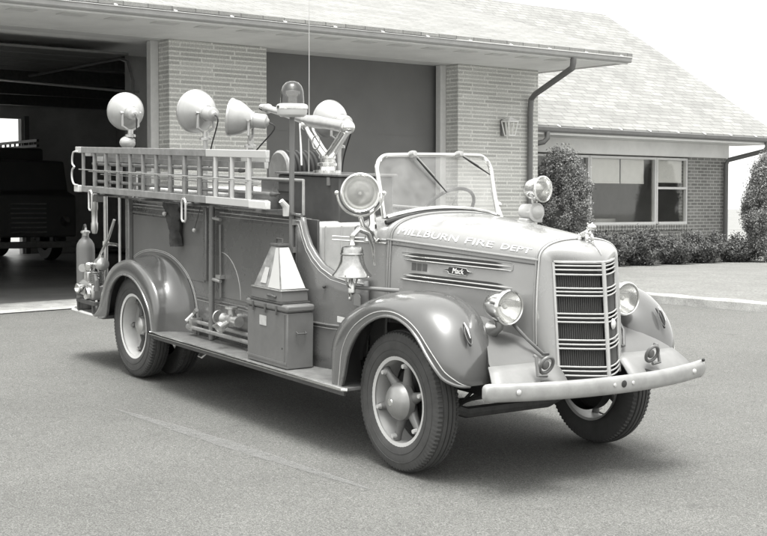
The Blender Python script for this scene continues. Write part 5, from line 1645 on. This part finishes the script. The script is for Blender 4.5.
for k, (z, xa, xb) in enumerate(((1.70, -4.9, -1.62), (1.86, -5.0, -2.1))):
    pl_ = (-3.3, -0.895, z)
    pk = thing('pike_pole', ['lower long pike pole lying between the ladders on the engine', 'upper pike pole lying between the ladders on the engine'][k], 'pike pole', pl_, truck=True)
    W_('shaft', MB().tube([(xa, -0.897, z), (xb, -0.897, z)], 0.015, 10), 'ladderwood', pk, pl_)
    W_('iron_tip', MB().tube([(xb, -0.897, z), (xb + 0.06, -0.897, z), (xb + 0.12, -0.897, z + 0.01)], [0.018, 0.014, 0.003], 10), 'iron', pk, pl_)
# folding hook at the rear end of the outer ladder
W_('roof_hook', MB().tube(catmull([(-5.050, -1.02, 1.97), (-5.150, -1.03, 1.965), (-5.185, -1.03, 1.90), (-5.175, -1.03, 1.85), (-5.130, -1.03, 1.83), (-5.185, -1.03, 1.80), (-5.195, -1.03, 1.73), (-5.150, -1.03, 1.67), (-5.070, -1.02, 1.66)], 3), 0.009, 8), 'cream', r1, l1_)
W_('foot_block', MB().box(-1.74, -1.48, -1.022, -0.98, 1.597, 1.655), 'white', r1, l1_, bevel=0.006)
W_('foot_block', MB().box(-5.17, -5.05, -1.022, -0.98, 1.597, 1.66), 'white', r1, l1_, bevel=0.006)

# toolbox on the running board
tb_l = (-1.50, -0.90, 0.486)
tbx = thing('toolbox', 'big grey painted metal toolbox standing on the running board', 'toolbox', tb_l, truck=True)
W_('box_body', MB().box(-1.79, -1.205, -1.0, -0.785, 0.488, 0.885), 'boxpaint', tbx, tb_l, bevel=0.008)
lid = W_('lid', MB().box(-1.80, -1.195, -1.01, -0.778, 0.887, 0.940), 'boxpaint', tbx, tb_l, bevel=0.016)
for x in (-1.68, -1.50, -1.34):
    W_('latch', MB().box(x - 0.010, x + 0.010, -1.018, -1.0105, 0.862, 0.93), 'iron', tbx, tb_l, bevel=0.003)
W_('sticker', MB().box(-1.60, -1.50, -1.0035, -1.0012, 0.765, 0.835), 'paper', tbx, tb_l)
W_('bottom_rib', MB().box(-1.785, -1.21, -1.006, -1.0005, 0.52, 0.535), 'boxpaint', tbx, tb_l)
W_('front_rib', MB().box(-1.245, -1.237, -1.006, -1.0005, 0.54, 0.87), 'boxpaint', tbx, tb_l)
W_('keyhole', MB().lathe([(0.001, 0.002), (0.007, 0.001), (0.008, 0)], (-1.235 - 0.04, -1.0005, 0.63), (0, -1, 0), 12), 'louvre', tbx, tb_l)
W_('side_handle', MB().tube([(-1.198, -0.93, 0.75), (-1.18, -0.93, 0.74), (-1.18, -0.86, 0.74), (-1.198, -0.86, 0.75)], 0.006, 8), 'iron', tbx, tb_l)

# pyramid-shaped warning lantern on top
py_l = (-1.50, -0.895, 0.942)
py = thing('warning_lantern', 'pyramid shaped lantern with white face and dark sides on top of the toolbox', 'lantern', py_l, truck=True)
def frust(cx, cy, wx0, wy0, z0_, wx1, wy1, z1_):
    m = MB()
    vs = []
    for wx, wy, z in ((wx0, wy0, z0_), (wx1, wy1, z1_)):
        for a, b in ((-1, -1), (1, -1), (1, 1), (-1, 1)):
            vs.append((cx + a * wx / 2, cy + b * wy / 2, z))
    return m.add(vs, [(0, 3, 2, 1), (4, 5, 6, 7), (0, 1, 5, 4), (1, 2, 6, 5), (2, 3, 7, 6), (3, 0, 4, 7)])
pcx, pcy = -1.505, -0.893
W_('tray', MB().box(pcx - 0.235, pcx + 0.235, pcy - 0.118, pcy + 0.118, 0.943, 0.953), 'iron', py, py_l)
W_('base', frust(pcx, pcy, 0.44, 0.22, 0.954, 0.43, 0.215, 1.028), 'dullpaint', py, py_l, bevel=0.004)
W_('base_rim', frust(pcx, pcy, 0.445, 0.226, 1.0285, 0.445, 0.226, 1.038), 'dullmetal', py, py_l, bevel=0.002)
W_('pyramid_body', frust(pcx, pcy, 0.40, 0.205, 1.0385, 0.115, 0.075, 1.335), 'lanternpaint', py, py_l, bevel=0.004)
a0 = Vector((pcx + 0.197, pcy - 0.101, 1.04)); 
def pface(u, v, off):
    # point on the camera-side (-Y) face; u in -1..1 v 0..1
    hx = lerp(0.20, 0.0575, v); hy = lerp(0.1025, 0.0375, v)
    return (pcx + u * hx, pcy - hy - off, lerp(1.0385, 1.335, v))
def pend(u, v, off):
    hx = lerp(0.20, 0.0575, v); hy = lerp(0.1025, 0.0375, v)
    return (pcx + hx + off, pcy + u * hy, lerp(1.0385, 1.335, v))
W_('white_face', MB().grid([[pend(-0.95, t, 0.004), pend(0.95, t, 0.004)] for t in (0.02, 0.5, 0.97)]), 'cream', py, py_l, smooth=False)
W_('white_panel', MB().grid([[pface(0.10 + 0.25 * t, t, 0.004), pface(0.98, t, 0.004)] for t in (0.02, 0.3, 0.6, 0.97)]), 'cream', py, py_l, smooth=False)
W_('label_card', MB().grid([[pface(-0.55, t, 0.005), pface(-0.08, t, 0.005)] for t in (0.10, 0.48)]), 'paper', py, py_l, smooth=False)
W_('cap', frust(pcx, pcy, 0.135, 0.09, 1.336, 0.13, 0.085, 1.352), 'iron', py, py_l, bevel=0.002)
W_('handle', MB().tube([(pcx - 0.045, pcy, 1.353), (pcx - 0.04, pcy, 1.385), (pcx + 0.04, pcy, 1.385), (pcx + 0.045, pcy, 1.353)], 0.006, 8), 'iron', py, py_l)
W_('toggle', MB().tube([(pcx + 0.03, pcy - 0.112, 0.99), (pcx + 0.09, pcy - 0.125, 0.995), (pcx + 0.15, pcy - 0.112, 0.985)], 0.009, 8), 'iron', py, py_l)

# fire extinguisher standing on the tailboard
ex_l = (-5.20, -0.90, 0.486)
ex = thing('fire_extinguisher', 'grey cylinder extinguisher standing on the rear step beside the pump', 'extinguisher', ex_l, truck=True)
W_('cylinder', MB().lathe([(0.001, 0.488), (0.078, 0.488), (0.085, 0.50), (0.086, 0.52), (0.086, 1.06), (0.08, 1.10), (0.06, 1.135), (0.035, 1.16), (0.03, 1.18)], (ex_l[0], ex_l[1], 0), (0, 0, 1), 36), 'dullpaint', ex, ex_l)
W_('valve', MB().lathe([(0.03, 1.178), (0.032, 1.20), (0.045, 1.205), (0.045, 1.22), (0.02, 1.23), (0.001, 1.232)], (ex_l[0], ex_l[1], 0), (0, 0, 1), 20), 'dullmetal', ex, ex_l)
W_('handle', MB().tube([(-5.14, -0.93, 1.21), (-5.20, -0.90, 1.225), (-5.27, -0.87, 1.24)], 0.012, 8), 'dullmetal', ex, ex_l)
W_('hose', MB().tube(catmull([(-5.24, -0.88, 1.21), (-5.31, -0.86, 1.27), (-5.37, -0.85, 1.24), (-5.38, -0.86, 1.12), (-5.33, -0.86, 1.00), (-5.32, -0.87, 0.8), (-5.31, -0.87, 0.62)], 5), 0.012, 8), 'rubber', ex, ex_l)
W_('horn', MB().tube([(-5.315, -0.875, 0.98), (-5.315, -0.88, 0.90), (-5.31, -0.88, 0.52)], [0.014, 0.024, 0.034], 12), 'rubber', ex, ex_l)
W_('shoulder_band', MB().lathe([(0.088, 0.62), (0.089, 0.625), (0.089, 0.64), (0.088, 0.645)], (ex_l[0], ex_l[1], 0), (0, 0, 1), 36), 'iron', ex, ex_l)

# portable pump on a small frame at the rear step
pm_l = (-4.93, -0.93, 0.486)
pm = thing('portable_pump', 'small portable engine pump on a low steel frame, at the rear step', 'pump', pm_l, truck=True)
frm = MB()
for y in (-1.0, -0.80):
    frm.box(-5.16, -4.72, y - 0.012, y + 0.012, 0.565, 0.60)
for x in (-5.16, -4.74):
    frm.box(x - 0.012, x + 0.012, -1.0 + 0.0125, -0.80 - 0.0125, 0.567, 0.598)
W_('frame', frm, 'iron', pm, pm_l, smooth=False)
for x in (-5.13, -4.77):
    for y in (-1.0, -0.80):
        W_('leg', MB().box(x - 0.012, x + 0.012, y - 0.011, y + 0.011, 0.487, 0.5645), 'iron', pm, pm_l)
W_('crankcase', MB().box(-5.02, -4.84, -0.98, -0.84, 0.601, 0.74), 'dullmetal', pm, pm_l, bevel=0.02)
cyl = MB()
for k in range(9):
    cyl.lathe([(0.03, 0), (0.062, 0.002), (0.062, 0.007), (0.03, 0.009)], (-4.90, -0.91, 0.742 + k * 0.014), (0, 0, 1), 20)
W_('finned_cylinder', cyl, 'dullmetal', pm, pm_l)
W_('fuel_tank', MB().tube([(-4.92, -0.88, 0.93), (-4.90, -0.88, 0.935), (-4.78, -0.90, 0.94), (-4.76, -0.90, 0.94)], [0.02, 0.06, 0.06, 0.02], 18), 'dullmetal', pm, pm_l)
W_('filler_cap', MB().tube([(-4.85, -0.89, 0.99), (-4.85, -0.89, 1.02)], 0.02, 12), 'chrome', pm, pm_l)
W_('pump_casing', MB().lathe([(0.001, -0.04), (0.075, -0.04), (0.085, -0.02), (0.085, 0.02), (0.075, 0.04), (0.001, 0.04)], (-5.09, -0.93, 0.70), (0.8, -0.6, 0), 28), 'dullmetal', pm, pm_l)
W_('suction_inlet', MB().lathe([(0.03, 0.0), (0.03, 0.06), (0.045, 0.065), (0.045, 0.095), (0.032, 0.097), (0.001, 0.06)], (-5.09, -0.95, 0.70), (0.3, -1, 0), 24), 'chrome', pm, pm_l)
W_('discharge', MB().tube([(-5.10, -0.93, 0.77), (-5.10, -0.93, 0.86), (-5.08, -0.96, 0.89), (-5.03, -1.0, 0.89)], [0.03, 0.028, 0.03, 0.038], 14), 'dullmetal', pm, pm_l)
W_('air_cleaner', MB().lathe([(0.001, 0.0), (0.04, 0.0), (0.045, 0.02), (0.045, 0.06), (0.03, 0.075), (0.001, 0.078)], (-4.98, -0.95, 0.87), (0, 0, 1), 20), 'chrome', pm, pm_l)
W_('carburettor', MB().box(-4.99, -4.93, -0.99, -0.94, 0.76, 0.86), 'dullmetal', pm, pm_l, bevel=0.012)
W_('exhaust_elbow', MB().tube([(-4.86, -0.94, 0.82), (-4.79, -0.97, 0.83), (-4.74, -0.98, 0.79), (-4.73, -0.98, 0.70)], [0.02, 0.022, 0.024, 0.03], 12), 'iron', pm, pm_l)
W_('pull_start', MB().lathe([(0.001, 0.03), (0.055, 0.028), (0.065, 0.01), (0.065, -0.02)], (-4.93, -0.985, 0.66), (0, -1, 0), 24), 'chrome', pm, pm_l)
for k in range(5):
    a = Vector((random.uniform(-5.1, -4.78), random.uniform(-1.0, -0.9), random.uniform(0.62, 0.9)))
    b = a + Vector((random.uniform(-0.08, 0.08), random.uniform(-0.02, 0.02), random.uniform(-0.08, 0.08)))
    W_('fuel_line', MB().tube(catmull([tuple(a), tuple((a + b) / 2 + Vector((0, -0.02, 0.03))), tuple(b)], 4), 0.006, 6), 'dullmetal', pm, pm_l)

# hanging playpipe nozzle under the ladder rear end
nz_l = (-5.10, -0.85, 1.50)
nz = thing('hose_nozzle', 'short grey hose nozzle hanging below the rear end of the ladders', 'nozzle', nz_l, truck=True)
W_('barrel', MB().lathe([(0.001, 1.20), (0.022, 1.205), (0.032, 1.24), (0.034, 1.30), (0.028, 1.31), (0.028, 1.42), (0.034, 1.43), (0.034, 1.50), (0.001, 1.50)], (nz_l[0], nz_l[1], 0), (0, 0, 1), 20), 'dullmetal', nz, nz_l)
# dark coat hanging under the ladder against the rear panel
ct_l = (-3.42, -0.80, 1.46)
ct = thing('hanging_coat', 'dark rolled coat hanging under the ladders against the body side', 'coat', ct_l, truck=True)
rows = []
for i in range(13):
    t = i / 12
    wv = lerp(0.13, 0.045, min(1, t * 1.6)) * (1 + 0.15 * math.sin(i * 2.1))
    rows.append([(ct_l[0] - 0.04 + 0.08 * t + wv * math.cos(a) * (1 + 0.2 * math.sin(3 * a + i * 0.5)), -0.815 - 0.05 * math.sin(a) * (1 + 0.3 * math.sin(5 * a + i)), 1.56 - 0.36 * t) for a in np.linspace(0, 2 * PI, 20, endpoint=False)])
m = MB().grid(rows, close=True)
m.f.append(tuple(12 * 20 + k for k in range(20))); m.f.append(tuple(reversed(range(20))))
W_('cloth', m, 'cloth', ct, ct_l)
W_('button', MB().sphere((ct_l[0] - 0.05, -0.885, 1.47), 0.018), 'cream', ct, ct_l)
# pull cord with a white knob
T('pull_cord', MB().tube([(-3.0, -0.78, 1.55), (-3.06, -0.79, 1.42), (-3.10, -0.79, 1.36)], 0.004, 6), 'iron')
T('cord_knob', MB().sphere((-3.10, -0.79, 1.35), 0.018), 'cream')
# rolled tarpaulin lying in the bed by the equipment box
tp_l = (-2.62, -0.45, 1.39)
tp = thing('rolled_tarpaulin', 'bundled dark tarpaulin in the hose bed beside the equipment box', 'tarpaulin', tp_l, truck=True)
rows = []
for i in range(15):
    t = i / 14
    rows.append([(-2.98 + 0.62 * t, -0.50 + 0.11 * math.cos(a) * (1 + 0.2 * math.sin(3 * a + i)), 1.53 + 0.13 * math.sin(a) * (1 + 0.22 * math.sin(4 * a + i * 1.3)) * (1 if 0 < i < 14 else 0.5)) for a in np.linspace(0, 2 * PI, 24, endpoint=False)])
m = MB().grid(rows, close=True)
m.f.append(tuple(14 * 24 + k for k in range(24))); m.f.append(tuple(reversed(range(24))))
W_('canvas', m, 'cloth', tp, tp_l)
